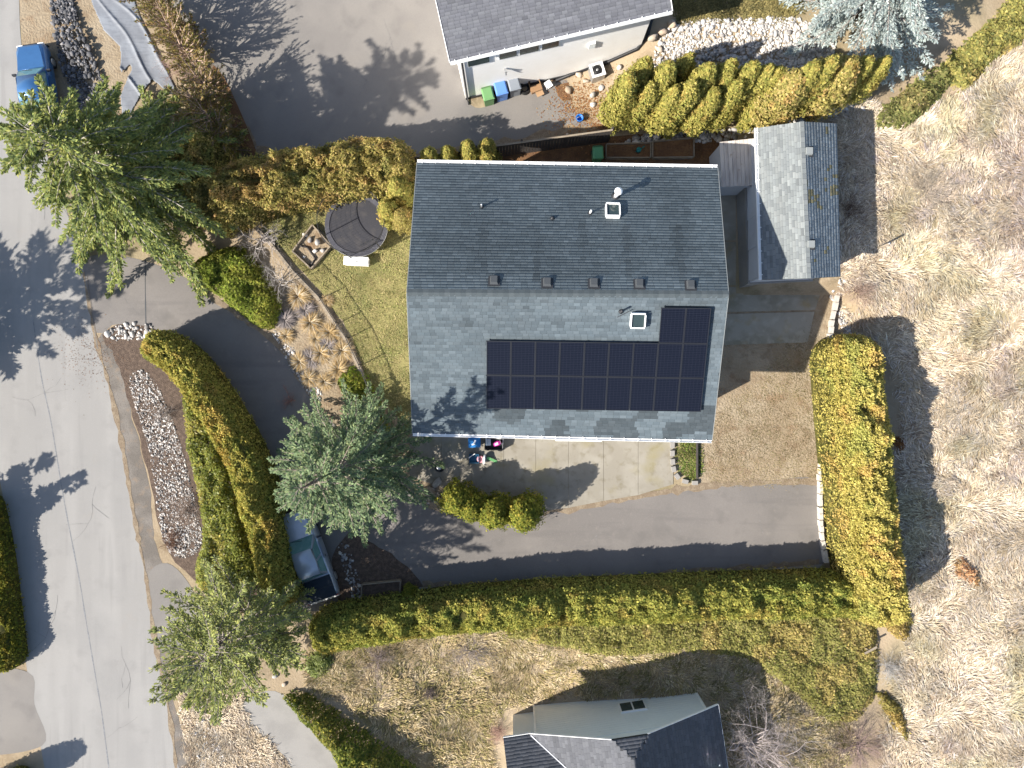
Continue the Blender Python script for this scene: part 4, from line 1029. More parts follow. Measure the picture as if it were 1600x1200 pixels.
def cut_hip(c):
    w, s = loc_ws(c); return ~((np.abs(w - 5) < .95) & (s < .9 * (1 - np.abs(w - 5) / .9)))
shingle_layer('shingles', bw(0, 0, 2.7), bw(0, S1, 2.7), bw(5, S1, 5), bw(5, 0, 5), bro, DP, rng, course=.16, var=.06, clip=cut_hip, lift=.03)
def cut_w(c):
    w, s = loc_ws(c); return cut_hip(c) & (s > -9) & (w < 10 - np.minimum(s, 5) + .05)
shingle_layer('shingles', bw(10, S1, 2.7), bw(10, 0, 2.7), bw(5, 0, 5), bw(5, S1, 5), bro, DP, rng, course=.16, var=.06, clip=cut_w)
def cut_l(c):
    w, s = loc_ws(c); return w > 10 - s - .05
shingle_layer('shingles', bw(5, 0, 2.7), bw(11.4, 0, 2.7), bw(11.4, 5, 5), bw(5, 5, 5), bro, DP, rng, course=.16, var=.06, clip=cut_l, lift=.003)
shingle_layer('shingles', bw(4.1, 0, zr(4.1)), bw(5.9, 0, zr(5.9)), bw(5, .9, 5), bw(5, .9, 5), bro, DP, rng, course=.15, var=.06)
for a, b in ((bw(-.02, -.02, 2.64), bw(-.02, S1, 2.64)), (bw(0, -.02, 2.62), bw(4.1, -.02, zr(4.1) - .08)), (bw(5.9, -.02, zr(5.9) - .08), bw(10, -.02, 2.62)), (bw(10.01, -.02, 2.62), bw(11.4, -.02, 2.62))):
    one('fascia', M['white'], bh, lambda m: m.bar(a, b, .025, .14))
one('valley', M['shedwall'], bro, lambda m: m.bar(bw(9.95, .05, 2.75), bw(5.05, 4.95, 5.02), .05, .02))
def bwall(m):
    prof = [(.55, -2.4), (.55, zr(.55) - .16), (4.1, zr(4.1) - .16), (5, zr(4.4) - .2), (5.9, zr(5.9) - .16), (9.7, zr(9.7) - .16), (9.7, -2.4)]
    vs = [bw(w, .45, z) for w, z in prof] + [bw(w, S1 - .3, z) for w, z in prof]; n = len(prof)
    m.add(vs, [tuple(range(n)), tuple(range(2 * n - 1, n - 1, -1))] + [(i, i + n, (i + 1) % n + n, (i + 1) % n) for i in range(n)])
    m.prism([tuple(bw(w, s, 0)[:2]) for w, s in ((9.72, .8), (11.0, .8), (11.0, S1 - .4), (9.72, S1 - .4))], -2.4, 2.5)
one('wall', M['siding'], bh, bwall)
for i in range(22):
    z = -2.0 + i * .24
    w0, w1 = .56, 9.68
    if z > zr(.6) - .2: w0 = (z + .2 - 2.7) / pit; w1 = 10 - w0
    if w1 - w0 > .5: one('siding_board', M['siding'], bh, lambda m: m.bar(bw(w0, .44, z), bw(w1, .44, z), .02, .225))
wx = Matrix.Identity(3)
nwl = lambda px, py: on_plane(px, py, bw(5, .43, 0) + B0, sv)
pa_, pb_ = nwl(963, 1092), nwl(1002, 1086); mid = (pa_ + pb_) / 2; mid.z = .55; wl = (pa_ - pb_).length; ab = math.atan2(wv.y, wv.x)
wf = one('window', M['white'], bh, lambda m: m.box((mid.x - B0.x - sv.x * .03, mid.y - B0.y - sv.y * .03, mid.z), (wl, .08, 1.1), ab))
for k in (-1, 1): one('pane', M['glass'], wf, lambda m: m.box((mid.x - B0.x - sv.x * .075 + wv.x * k * wl * .24, mid.y - B0.y - sv.y * .075 + wv.y * k * wl * .24, mid.z), (wl * .42, .02, .92), ab))
for a, b in ((bw(.53, .43, -.5), bw(.53, .43, 2.7)), (bw(9.72, .43, -2.4), bw(9.72, .43, 2.6))):
    one('corner_trim', M['white'], bh, lambda m: m.bar(a, b, .1))
# ------------------------------------------------------------------ vehicles and yard things
def rsec(x, w, z0, z1, r=.12, top=1.0):
    """rounded cross-section across the car at x"""
    h = w / 2; t = h * top
    return [(x, -h + r, z0), (x, h - r, z0), (x, h, z0 + r), (x, h, (z0 + z1) * .52), (x, t, z1 - r), (x, t - r * .9, z1), (x, -t + r * .9, z1), (x, -t, z1 - r), (x, -h, (z0 + z1) * .52), (x, -h, z0 + r)]

def pickup(loc, rz, label, paint, cover, name='parked_pickup', scale=1.0, crew=True):
    e = empty(name, loc, label, 'pickup', rz=rz); e.scale = (scale,) * 3
    b = MB()
    b.loft([rsec(2.62, 1.40, .45, .80, .1, .94), rsec(2.52, 1.66, .38, .98, .12, .95), rsec(2.2, 1.82, .36, 1.04, .12, .93), rsec(1.2, 1.88, .34, 1.10, .12, .92), rsec(.9, 1.88, .34, 1.10, .1, .94), rsec(-1.0, 1.88, .36, 1.08, .1, .95), rsec(-2.4, 1.86, .42, 1.08, .1, .96), rsec(-2.62, 1.80, .48, 1.04, .1, .96)])
    body = b.build('body', M[paint], e)
    h = MB(); h.loft([[(2.42, -.62, .99), (2.42, .62, .99), (2.42, .58, 1.02), (2.42, -.58, 1.02)], [(1.9, -.74, 1.06), (1.9, .74, 1.06), (1.9, .70, 1.10), (1.9, -.70, 1.10)], [(1.05, -.82, 1.10), (1.05, .82, 1.10), (1.05, .78, 1.155), (1.05, -.78, 1.155)]], smooth=False)
    h.build('hood', M[paint], e)
    # cab: pillars + roof in paint, glass panels set slightly proud
    x0, x1, x2, x3 = 1.05, .35, -1.05, -1.30
    if not crew: x2, x3 = -.75, -.95
    lo = [(x0, -.80, 1.08), (x0, .80, 1.08), (x3, .82, 1.08), (x3, -.82, 1.08)]; hi = [(x1, -.62, 1.70), (x1, .62, 1.70), (x2, .64, 1.70), (x2, -.64, 1.70)]
    c = MB(); c.add(lo + hi, [(0, 1, 5, 4), (1, 2, 6, 5), (2, 3, 7, 6), (3, 0, 4, 7)])
    c.build('cab', M[paint], e)
    rf = MB(); rf.loft([[(x1 + .05, -.58, 1.69), (x1 + .05, .58, 1.69), (x1 + .05, .54, 1.73), (x1 + .05, -.54, 1.73)], [((x1 + x2) / 2, -.66, 1.70), ((x1 + x2) / 2, .66, 1.70), ((x1 + x2) / 2, .58, 1.78), ((x1 + x2) / 2, -.58, 1.78)], [(x2 - .03, -.63, 1.69), (x2 - .03, .63, 1.69), (x2 - .03, .57, 1.74), (x2 - .03, -.57, 1.74)]])
    rf.build('cab_roof', M[paint], e)
    def panel(q, name):
        q = [Vector(p) for p in q]; n = (q[1] - q[0]).cross(q[3] - q[0]).normalized(); cc = sum(q, Vector()) / 4
        if n.dot(cc - Vector((-.3, 0, 1.3))) < 0: n = -n
        one(name, M['carglass_sky'], e, lambda m: m.add([p + (cc - p) * .09 + n * .012 for p in q], [(0, 1, 2, 3)]))
    panel([lo[0], lo[1], hi[1], hi[0]], 'windshield'); panel([lo[2], lo[3], hi[3], hi[2]], 'rear_window')
    for s, i, j in ((-1, 0, 3), (1, 1, 2)):
        L = [Vector(lo[i]), Vector(lo[j])]; Hh = [Vector(hi[i]), Vector(hi[j])]
        panel([L[0].lerp(L[1], .08), L[0].lerp(L[1], .5), Hh[0].lerp(Hh[1], .48), Hh[0].lerp(Hh[1], .02)], 'side_window')
        if crew: panel([L[0].lerp(L[1], .53), L[0].lerp(L[1], .96), Hh[0].lerp(Hh[1], .96), Hh[0].lerp(Hh[1], .52)], 'side_window')
        d = one('door', M[paint], e, lambda m: m.box((.05, s * .945, .78), (1.0, .015, .62)))
        one('handle', M['darkmetal'], d, lambda m: m.box((-.33, s * .965, .95), (.16, .03, .035)))
        mr = one('mirror', M['darkmetal'], e, lambda m: [m.box((.80, s * 1.02, 1.12), (.10, .22, .17)), m.bar((.82, s * .88, 1.08), (.82, s * .98, 1.10), .05)])
        one('headlight', M['white'], e, lambda m: m.box((2.56, s * .62, .80), (.12, .34, .17)))
        one('tail_light', pmat('red_lens', (.35, .01, .01), (), .3) if 'red_lens' not in bpy.data.materials else bpy.data.materials['red_lens'], e, lambda m: m.box((-2.62, s * .80, .85), (.06, .16, .32)))
        for x in (1.62, -1.68):
            w = one('wheel', M['rubber'], e, lambda m: m.loft([[(x + .36 * r * math.cos(a), s * y, .37 + .36 * r * math.sin(a)) for a in np.linspace(0, 2 * math.pi, 19)[:-1]] for r, y in ((.72, .70), (1, .73), (1, .91), (.72, .945))]))
            one('rim', M['steel'], w, lambda m: m.loft([[(x + .24 * r * math.cos(a), s * y, .37 + .24 * r * math.sin(a)) for a in np.linspace(0, 2 * math.pi, 13)[:-1]] for r, y in ((1, .92), (.95, .952), (.3, .955))]))
    one('bumper', M['darkmetal'], e, lambda m: m.loft([rsec(2.66, 1.5, .40, .62, .07), rsec(2.56, 1.82, .38, .64, .07)]))
    one('bumper', M['steel'], e, lambda m: m.box((-2.70, 0, .55), (.16, 1.7, .18)))
    bx = x3 - .08
    if cover:
        cv = one('bed_cover', M['tonneau'], e, lambda m: m.loft([[(bx, -.86, 1.07), (bx, .86, 1.07), (bx, .84, 1.13), (bx, -.84, 1.13)], [((bx - 2.6) / 2, -.86, 1.07), ((bx - 2.6) / 2, .86, 1.07), ((bx - 2.6) / 2, .83, 1.15), ((bx - 2.6) / 2, -.83, 1.15)], [(-2.58, -.84, 1.06), (-2.58, .84, 1.06), (-2.58, .82, 1.12), (-2.58, -.82, 1.12)]], smooth=False))
        one('cover_seam', M['darkmetal'], cv, lambda m: m.bar(((bx - 2.58) / 2, -.83, 1.155), ((bx - 2.58) / 2, .83, 1.155), .03, .012))
    else:
        one('bed_liner', M['black'], e, lambda m: m.box(((bx - 2.55) / 2, 0, 1.085), (bx + 2.5, 1.5, .02)))
        for s in (-1, 1): one('bed_rail', M[paint], e, lambda m: m.box(((bx - 2.55) / 2, s * .84, 1.12), (bx + 2.55 if bx + 2.55 > 0 else 1.2, .12, .1)))
    one('grille', M['black'], e, lambda m: m.box((2.615, 0, .76), (.06, .85, .2)))
    one('wiper', M['black'], e, lambda m: m.bar((1.0, .5, 1.14), (.9, -.1, 1.24), .025))
    return e
pf, pr = P(455, 797, .9), P(506, 938, .9); d_ = pf - pr
pickup(Vector(((pf.x + pr.x) / 2, (pf.y + pr.y) / 2, .02)), math.atan2(d_.y, d_.x), 'silver-blue pickup with dark bed cover parked beside the street hedge', 'carsilver', True, scale=.98)
pf, pr = P(45, 68, .9), P(66, 205, .9); d_ = pf - pr
pickup(Vector(((pf.x + pr.x) / 2, (pf.y + pr.y) / 2, .01)), math.atan2(d_.y, d_.x), 'bright blue pickup on the dirt yard at the upper left', 'carblue', False, scale=.93)

def pp(px, py, z=0): return P(px, py, z)
# ---- trampoline with safety net
tc_ = P(557, 352, .85); tr = empty('trampoline', Vector((tc_.x, tc_.y, 0)), 'round black trampoline with safety net on the lawn', 'trampoline')
RT = 1.72; ring = lambda r, z, n=40: [(r * math.cos(2 * math.pi * i / n), r * math.sin(2 * math.pi * i / n), z) for i in range(n)]
one('mat', M['trampoline'], tr, lambda m: m.add(ring(RT - .18, .84), [tuple(range(40))]))
one('frame', M['steel'], tr, lambda m: m.tube(ring(RT, .85), .035, 6, closed=True))
pad = MB(); o1, o2 = ring(RT + .02, .89), ring(RT - .22, .87); pad.add(o1 + o2, [(i, (i + 1) % 40, (i + 1) % 40 + 40, i + 40) for i in range(40)]); pad.build('edge_pad', pmat('edge_pad', (.06, .06, .075), [(5, (.10, .10, .11), .5, .7, .6)], .7), tr)
for i in range(6):
    a = math.pi * 2 * i / 6 + .3; c, s = math.cos(a), math.sin(a)
    one('leg', M['steel'], tr, lambda m: m.tube([(RT * c, RT * s, .85), (RT * c * 1.03, RT * s * 1.03, 0)], .03, 6))
    one('net_pole', M['black'], tr, lambda m: m.tube([(RT * 1.03 * c, RT * 1.03 * s, .3), (RT * 1.05 * c, RT * 1.05 * s, 2.35)], .028, 6))
one('net_ring', M['black'], tr, lambda m: m.tube(ring(RT * 1.04, 2.3), .022, 5, closed=True))
net = MB()
for i in range(72):
    a = 2 * math.pi * i / 72; c, s = math.cos(a) * (RT + .01), math.sin(a) * (RT + .01); net.bar((c, s, .9), (c * 1.025, s * 1.025, 2.3), .006)
for z in np.linspace(1.1, 2.2, 6): net.tube(ring(RT * (1.005 + .02 * (z - .9) / 1.4), z, 36), .004, 3, closed=True)
o = net.build('net', M['black'], tr); o['kind'] = 'stuff'
one('door_mat', M['darkmetal'], tr, lambda m: m.box((.55, -.95, .86), (.75, .08, .02), .45))

# ---- storage bench, sandbox, red bench
p = P(559, 410); e = empty('storage_box', p, 'white plastic storage box beside the trampoline', 'box', rz=-.05)
one('body', M['white'], e, lambda m: m.box((0, 0, .22), (1.3, .42, .44))); one('lid', M['white'], e, lambda m: m.box((0, 0, .47), (1.36, .47, .06))); one('latch', M['darkmetal'], e, lambda m: m.box((.05, -.02, .505), (.12, .05, .02)))
for k in (-1, 1): one('handle', M['steel'], e, lambda m: m.box((k * .70, 0, .3), (.04, .18, .05)))
sb_ = [(490, 353), (519, 385), (488, 421), (459, 394)]
c = P(489, 388); e = empty('wooden_sandbox', c, 'diamond-shaped wooden planter frame left of the trampoline', 'planter')
for i in range(4):
    a, b = P(*sb_[i]) - c, P(*sb_[(i + 1) % 4]) - c; one('board', M['wood'], e, lambda m: m.bar(a + Vector((0, 0, .15)), b + Vector((0, 0, .15)), .07, .32))
one('soil', M['soil'], e, lambda m: m.add([(P(*q) - c) * .97 + Vector((0, 0, .10)) for q in sb_], [(3, 2, 1, 0)]))
one('divider', M['wooddark'], e, lambda m: m.tube([P(470, 385) - c + Vector((0, 0, .16)), P(482, 388) - c + Vector((0, 0, .18)), P(494, 405) - c + Vector((0, 0, .16)), P(486, 415) - c + Vector((0, 0, .15))], .05, 6))
for i, (x, y, s) in enumerate(((478, 368, .16), (486, 376, .2), (498, 380, .22), (494, 393, .18), (476, 402, .12), (505, 392, .17))):
    boulder('garden_rock', x, y, s, f'pale rock, {ORD[i]} from the top, inside the diamond wooden planter', 300 + i, PALE, group='rocks in the wooden planter').location.z += .1
p = P(416, 323); e = empty('garden_bench', p, 'long red wooden bench beside the upper left hedge', 'bench', rz=.09)
redm = pmat('red_paint', (.28, .025, .03), [(8, (.18, .02, .025), .5, .7, .6)], .5)
for k in range(3): one('seat_slat', redm, e, lambda m: m.box((0, -.17 + k * .15, .42), (1.5, .13, .04)))
for k in range(2): one('back_slat', redm, e, lambda m: m.box((0, .30, .60 + k * .17), (1.5, .04, .13)))
for sx in (-1, 1):
    for y in (-.2, .28): one('leg', redm, e, lambda m: m.box((sx * .62, y, .21 if y < 0 else .4), (.07, .07, .42 if y < 0 else .8)))

# ---- wire fence on the timber edge of the lawn
fpx = [(398, 345), (432, 382), (468, 428), (505, 466), (530, 505), (546, 528), (566, 570), (580, 605), (600, 650)]
fo = P(505, 466); e = empty('wire_fence', fo, 'low black post-and-wire fence along the lawn edge', 'fence')
for q in fpx: one('post', M['black'], e, lambda m: m.tube([P(*q) - fo + Vector((0, 0, -.05)), P(*q) - fo + Vector((0, 0, 1.05))], .03, 6))
for z in (1.02, .7, .4, .12): one('rail' if z > 1 else 'wire', M['black'], e, lambda m: m.tube([P(*q) - fo + Vector((0, 0, z)) for q in fpx], .024 if z > 1 else .007, 5))
e = empty('timber_edging', P(500, 470), 'weathered timber beams edging the lawn above the garden bed', 'edging'); E0 = Vector(e.location)
for a, b in zip(fpx[:-1], fpx[1:]):
    A, B = P(a[0] - 4, a[1] + 4) - E0, P(b[0] - 4, b[1] + 4) - E0
    one('beam', M['wood'], e, lambda m: m.bar(A.lerp(B, .01) + Vector((0, 0, .09)), A.lerp(B, .99) + Vector((0, 0, .09)), .2, .2))

# ---- dark board fence behind the house: one part per board
fa, fb = P(612, 268), P(950, 222); e = empty('board_fence', (fa + fb) / 2, 'tall dark board fence between house and upper driveway', 'fence'); F0 = Vector(e.location)
dv = fb - fa; L = dv.length; u = dv / L; n = int(L / .165); bm = MB(); bm.box((0, 0, .95), (.145, .025, 1.86)); me = None; rz = math.atan2(u.y, u.x)
for i in range(n):
    if me is None: o = bm.build('board', M['wooddark'], e); me = o.data
    else: o = link('board', me, None, e)
    o.location = fa + u * ((i + .5) * L / n) - F0; o.location.z = R.uniform(-.02, .02); o.rotation_euler = (0, 0, rz)
pn = Vector((-u.y, u.x, 0))
for z in (.35, 1.55): one('rail', M['wooddark'], e, lambda m: m.bar(fa - F0 + pn * .05 + Vector((0, 0, z)), fb - F0 + pn * .05 + Vector((0, 0, z)), .05, .09))
one('cap_rail', M['wood'], e, lambda m: m.bar(fa - F0 + Vector((0, 0, 1.93)), fb - F0 + Vector((0, 0, 1.93)), .09, .03))
for i in range(6): one('post', M['wooddark'], e, lambda m: m.box(tuple(fa + u * (L * i / 5) - F0 + pn * .09 + Vector((0, 0, 1))), (.1, .1, 2.0), rz))

# ---- bins
def wheelie(px, py, col, label, rz=0., s=1.0, group='wheeled bins by the white wall', lidcol=None):
    p = G(px, py); e = empty('wheeled_bin', p, label, 'bin', group, rz); e.scale = (s,) * 3; lc = lidcol or col
    one('body', M['paint'], e, lambda m: m.box((0, 0, .52), (.50, .56, .95), 0, 1.14, col=col))
    one('lid', M['paint'], e, lambda m: m.loft([[(-.31, -.36, 1.0), (.31, -.36, 1.0), (.31, .34, 1.0), (-.31, .34, 1.0)], [(-.31, -.36, 1.04), (.31, -.36, 1.04), (.31, .34, 1.06), (-.31, .34, 1.06)], [(-.24, -.28, 1.09), (.24, -.28, 1.09), (.24, .26, 1.11), (-.24, .26, 1.11)]], col=lc, smooth=False))
    one('handle', M['paint'], e, lambda m: m.bar((-.26, .39, 1.0), (.26, .39, 1.0), .04, col=tuple(x * .6 for x in col)))
    for k in (-1, 1): one('wheel', M['rubber'], e, lambda m: m.tube([(k * .22, .30, .11), (k * .30, .30, .11)], .11, 12))
    return e
wheelie(763, 158, (.13, .27, .11), 'green wheeled bin, left of the blue one by the white wall', .26)
wheelie(783, 150, (.10, .22, .55), 'blue wheeled recycling bin by the white wall', .26, 1.1)
wheelie(803, 143, (.20, .22, .25), 'grey wheeled bin, right of the blue one by the white wall', .26, 1.05)
wheelie(931, 247, (.09, .26, .12), 'green wheeled bin behind the house beside raised beds', .05, .95, 'bins by the house')
p = P(742, 690); e = empty('recycling_box', p, 'blue recycling box under the front eave of the house', 'bin', rz=.03)
blue = (.02, .16, .42)
one('body', M['paint'], e, lambda m: m.box((0, 0, .25), (.56, .44, .5), 0, 1.12, col=blue)); one('lid', M['paint'], e, lambda m: m.box((0, 0, .53), (.68, .56, .06), col=blue)); one('white_mark', M['paint'], e, lambda m: [m.box((.02, .02, .565), (.10, .22, .01), -.3, col=(.7, .75, .8)), m.box((-.05, -.1, .565), (.2, .08, .01), .2, col=(.7, .75, .8))])
p = P(772, 693); e = empty('toy_wagon', p, 'black open cart holding pink and white toys by the house', 'cart', rz=-.05)
one('tub', M['black'], e, lambda m: [m.box((0, 0, .22), (1.0, .62, .05))] + [m.box((x, y, .37), (sx, sy, .3)) for x, y, sx, sy in ((-.49, 0, .04, .66), (.49, 0, .04, .66), (0, -.31, .94, .04), (0, .31, .94, .04))])
for x in (-.35, .35):
    for y in (-.36, .36): one('wheel', M['rubber'], e, lambda m: m.tube([(x, y - .03, .12), (x, y + .03, .12)], .12, 12))
one('rim_rail', M['steel'], e, lambda m: m.tube([(.1, .33, .54), (.5, .33, .54), (.5, -.2, .54)], .02, 6))
p = P(777, 693, .5); e = empty('pink_ride_toy', Vector((p.x, p.y, .25)), 'bright pink ride-on toy inside the black cart', 'toy', rz=.4)
pk = (.55, .03, .30)
one('body', M['paint'], e, lambda m: m.loft([[(-.22, -.10, .05), (-.22, .10, .05), (-.22, .08, .28), (-.22, -.08, .28)], [(0, -.15, .03), (0, .15, .03), (0, .12, .24), (0, -.12, .24)], [(.22, -.12, .05), (.22, .12, .05), (.22, .08, .34), (.22, -.08, .34)]], col=pk)); one('seat', M['paint'], e, lambda m: m.box((-.05, 0, .27), (.2, .14, .05), col=(.75, .5, .65)))
one('steering_bar', M['paint'], e, lambda m: m.bar((.2, -.14, .4), (.2, .14, .4), .03, col=(.15, .15, .16)))
for y in (-.15, .15): one('wheel', M['rubber'], e, lambda m: m.tube([(.1, y - .02, .07), (.1, y + .02, .07)], .07, 10))
p = P(763, 690, .5); e = empty('toy_chair', Vector((p.x, p.y, .25)), 'pale grey toy chair at the left end of the black cart', 'toy')
one('seat', M['paint'], e, lambda m: m.box((0, 0, .15), (.26, .44, .08), col=(.5, .55, .58))); one('backrest', M['paint'], e, lambda m: m.box((-.12, 0, .28), (.05, .42, .26), col=(.5, .55, .58)))
p = P(741, 716); e = empty('blue_crate', p, 'flat dark blue tub on the patio', 'tub'); cc = (.02, .09, .16)
one('base', M['paint'], e, lambda m: m.box((0, 0, .08), (.5, .46, .05), col=cc))
for x, y, sx, sy in ((-.26, 0, .03, .5), (.26, 0, .03, .5), (0, -.24, .49, .03), (0, .24, .49, .03)): one('side', M['paint'], e, lambda m: m.box((x, y, .16), (sx, sy, .24), col=cc))
one('white_stick', M['white'], e, lambda m: m.bar((-.3, .05, .30), (.05, .28, .30), .04))
p = P(751, 717); e = empty('pink_ring_toy', p, 'dusty pink ring-shaped toy on the patio', 'toy')
one('ring', M['paint'], e, lambda m: m.tube([(.15 * math.cos(a), .15 * math.sin(a), .14) for a in np.linspace(0, 6.283, 19)[:-1]], .06, 8, col=(.50, .24, .28), closed=True)); one('hub', M['paint'], e, lambda m: m.lathe((0, 0, .04), [(.16, 0), (.14, .06), (.05, .1)], 14, col=(.42, .20, .24)))
p = P(757, 717); e = empty('white_toy_board', p, 'upright white oval toy board on the patio', 'toy', rz=-.1)
one('board', M['white'], e, lambda m: m.loft([[(x, .28 * math.cos(a), .25 + .2 * math.sin(a)) for a in np.linspace(0, 6.283, 17)[:-1]] for x in (-.05, .05)])); one('foot', M['white'], e, lambda m: m.box((0, 0, .05), (.16, .3, .08)))
p = P(769, 718); e = empty('green_toy_slide', p, 'small green toy ramp on the patio', 'toy', rz=-.45)
one('ramp', M['paint'], e, lambda m: m.add([(-.3, -.07, .30), (.3, -.07, .04), (.3, .07, .04), (-.3, .07, .30), (-.3, -.07, .26), (.3, -.07, 0), (.3, .07, 0), (-.3, .07, .26)], [(0, 1, 2, 3), (7, 6, 5, 4), (0, 4, 5, 1), (2, 6, 7, 3), (1, 5, 6, 2), (3, 7, 4, 0)], (.16, .42, .16)))
one('leg', M['paint'], e, lambda m: m.box((-.26, 0, .13), (.05, .14, .26), col=(.12, .34, .13)))
p = P(688, 729); e = empty('plant_pot', p, 'dark round pot at the tip of the spruce by the patio', 'pot')
one('pot', M['black'], e, lambda m: m.lathe((0, 0, 0), [(.2, 0), (.26, .38), (.28, .42), (.22, .42), (.2, .34)], 16)); one('saucer', M['steel'], e, lambda m: m.lathe((-.03, 0, .34), [(.14, 0), (.16, .05), (.1, .06)], 14))

# ---- upper yard clutter
p = G(818, 138); e = empty('old_tyre', p, 'worn black tyre leaning by the white wall', 'tyre', rz=1.2); e.rotation_euler = (math.radians(25), 0, 1.3)
one('tyre', M['rubber'], e, lambda m: m.tube([(.30 * math.cos(a), .30 * math.sin(a), .13) for a in np.linspace(0, 6.283, 25)[:-1]], .105, 8, closed=True)); one('bead', M['darkmetal'], e, lambda m: m.tube([(.2 * math.cos(a), .2 * math.sin(a), .13) for a in np.linspace(0, 6.283, 25)[:-1]], .02, 6, closed=True))
p = G(836, 137); e = empty('cardboard_box', p, 'brown open cardboard box beside the tyre', 'box', rz=.35); cb = (.27, .16, .085)
for x, y, sx, sy in ((-.3, 0, .02, .6), (.3, 0, .02, .6), (0, -.3, .58, .02), (0, .3, .58, .02)): one('side', M['paint'], e, lambda m: m.box((x, y, .2), (sx, sy, .4), col=cb))
one('flap', M['paint'], e, lambda m: m.box((0, -.2, .40), (.6, .35, .015), col=cb)); one('flap', M['paint'], e, lambda m: m.box((.1, -.48, .25), (.42, .3, .015), .1, col=(.36, .23, .13)))
p = G(856, 135); e = empty('white_bucket', p, 'small white carton on the upper driveway', 'carton', rz=.6)
one('carton', M['white'], e, lambda m: m.box((0, 0, .2), (.34, .3, .4))); one('flap', M['white'], e, lambda m: m.box((.0, -.17, .41), (.32, .16, .015)))
p = G(905, 187); e = empty('blue_bucket', p, 'small bright blue tub alone on the upper driveway', 'tub', rz=.3); bc = (.02, .15, .50)
one('tub', M['paint'], e, lambda m: m.lathe((0, 0, 0), [(.15, 0), (.2, .3), (.22, .32), (.18, .32), (.13, .04)], 14, col=bc)); one('handle', M['steel'], e, lambda m: m.tube([(.2 * math.cos(a), 0, .32 + .14 * math.sin(a)) for a in np.linspace(0, math.pi, 9)], .01, 5))
p = G(931, 118); e = empty('heat_pump', p, 'square heat pump unit with round fan near the white wall', 'heat pump', rz=.3)
one('cabinet', M['steel'], e, lambda m: m.box((0, 0, .36), (.72, .72, .72)))
one('top_cover', M['white'], e, lambda m: [m.box((x, y, .745), (sx, sy, .05)) for x, y, sx, sy in ((-.32, 0, .12, .76), (.32, 0, .12, .76), (0, .32, .52, .12), (0, -.32, .52, .12))])
one('fan_grille', M['darkmetal'], e, lambda m: [m.tube([(r * math.cos(a), r * math.sin(a), .75) for a in np.linspace(0, 6.283, 21)[:-1]], .008, 4, closed=True) for r in (.1, .17, .24)]); one('fan_well', M['black'], e, lambda m: m.lathe((0, 0, .70), [(.27, 0), (.27, .025), (.05, .028)], 18)); one('fan_hub', M['steel'], e, lambda m: m.lathe((0, 0, .71), [(.07, 0), (.07, .05), (.03, .06)], 12))
for i, (x, y, s) in enumerate(((926, 150, .34), (940, 137, .24), (926, 165, .27), (888, 142, .3), (905, 118, .3), (915, 128, .22), (967, 107, .26), (1018, 62, .42), (1035, 52, .38), (1030, 78, .32), (1050, 40, .33))):
    d__ = ['large pale flat', 'rounded pale', 'rounded white', 'rough grey', 'angular tan', 'small tan', 'white upright', 'big tan', 'broad tan', 'squat tan', 'grey-tan'][i]
    w__ = ['below the heat pump', 'right below the heat pump', 'at the driveway corner near the cedars', 'amid the rusty litter', 'left of the heat pump', 'just left under the heat pump', 'right of the heat pump', 'at the corner of the white house', 'above the gravel by the white house', 'at the foot of the gravel bank', 'farthest up the gravel bank edge'][i]
    boulder('boulder', x, y, s * .85, f'{d__} boulder {w__}', 400 + i, TAN if i not in (1, 2, 6) else PALE, group='boulders by the white house')
one_tag = tag(one('drain_pipe', M['black'], None, lambda m: m.tube([G(868, 127) + Vector((0, 0, .1)), G(905, 112) + Vector((0, 0, .1)), G(945, 100) + Vector((0, 0, .1)), G(995, 78) + Vector((0, 0, .1)), G(1010, 60) + Vector((0, 0, .12)), G(1018, 30) + Vector((0, 0, .12))], .09, 8)), 'long black drain pipe along the foot of the white house', 'pipe')
p = G(905, 96); e = empty('step_ladder', p, 'pale wire folding ladder leaning on the white wall', 'ladder', rz=-.9)
for s in (-.16, .16): one('rail', M['steel'], e, lambda m: m.tube([(s, 0, 0), (s * .8, .35, 1.5)], .018, 6))
for k in range(5): one('rung', M['steel'], e, lambda m: m.bar((-.15, .07 * k + .04, .18 + .28 * k), (.15, .07 * k + .04, .18 + .28 * k), .03))
one('brace', M['steel'], e, lambda m: m.tube([(-.12, .3, 1.3), (-.2, -.3, .02)], .014, 5)); one('brace', M['steel'], e, lambda m: m.tube([(.12, .3, 1.3), (.2, -.3, .02)], .014, 5))

# ---- raised beds behind the house, watering can
for i, (q, lab) in enumerate((([(946, 228), (1015, 226), (1015, 249), (946, 249)], 'long wooden raised bed beside the green bin'), ([(1018, 224), (1082, 218), (1082, 248), (1018, 249)], 'wooden raised bed nearest the lean-to'), ([(567, 911), (627, 905), (626, 932), (566, 938)], 'wooden framed bed beside the silver pickup'))):
    c = P(*np.mean(q, 0)); e = empty('raised_bed', c, lab, 'planter', 'raised wooden beds')
    for k in range(4):
        a, b = P(*q[k]) - c, P(*q[(k + 1) % 4]) - c; one('board', M['wood'], e, lambda m: m.bar(a.lerp(b, .015) + Vector((0, 0, .18)), a.lerp(b, .985) + Vector((0, 0, .18)), .06, .36))
    one('soil', M['redsoil'] if i < 2 else M['bark'], e, lambda m: m.add([(P(*w) - c) * .98 + Vector((0, 0, .22)) for w in q], [(3, 2, 1, 0)]))
p = P(996, 238); e = empty('watering_can', Vector((p.x, p.y, .25)), 'teal watering can in the raised bed', 'watering can', rz=.5); tcol = (.02, .20, .19)
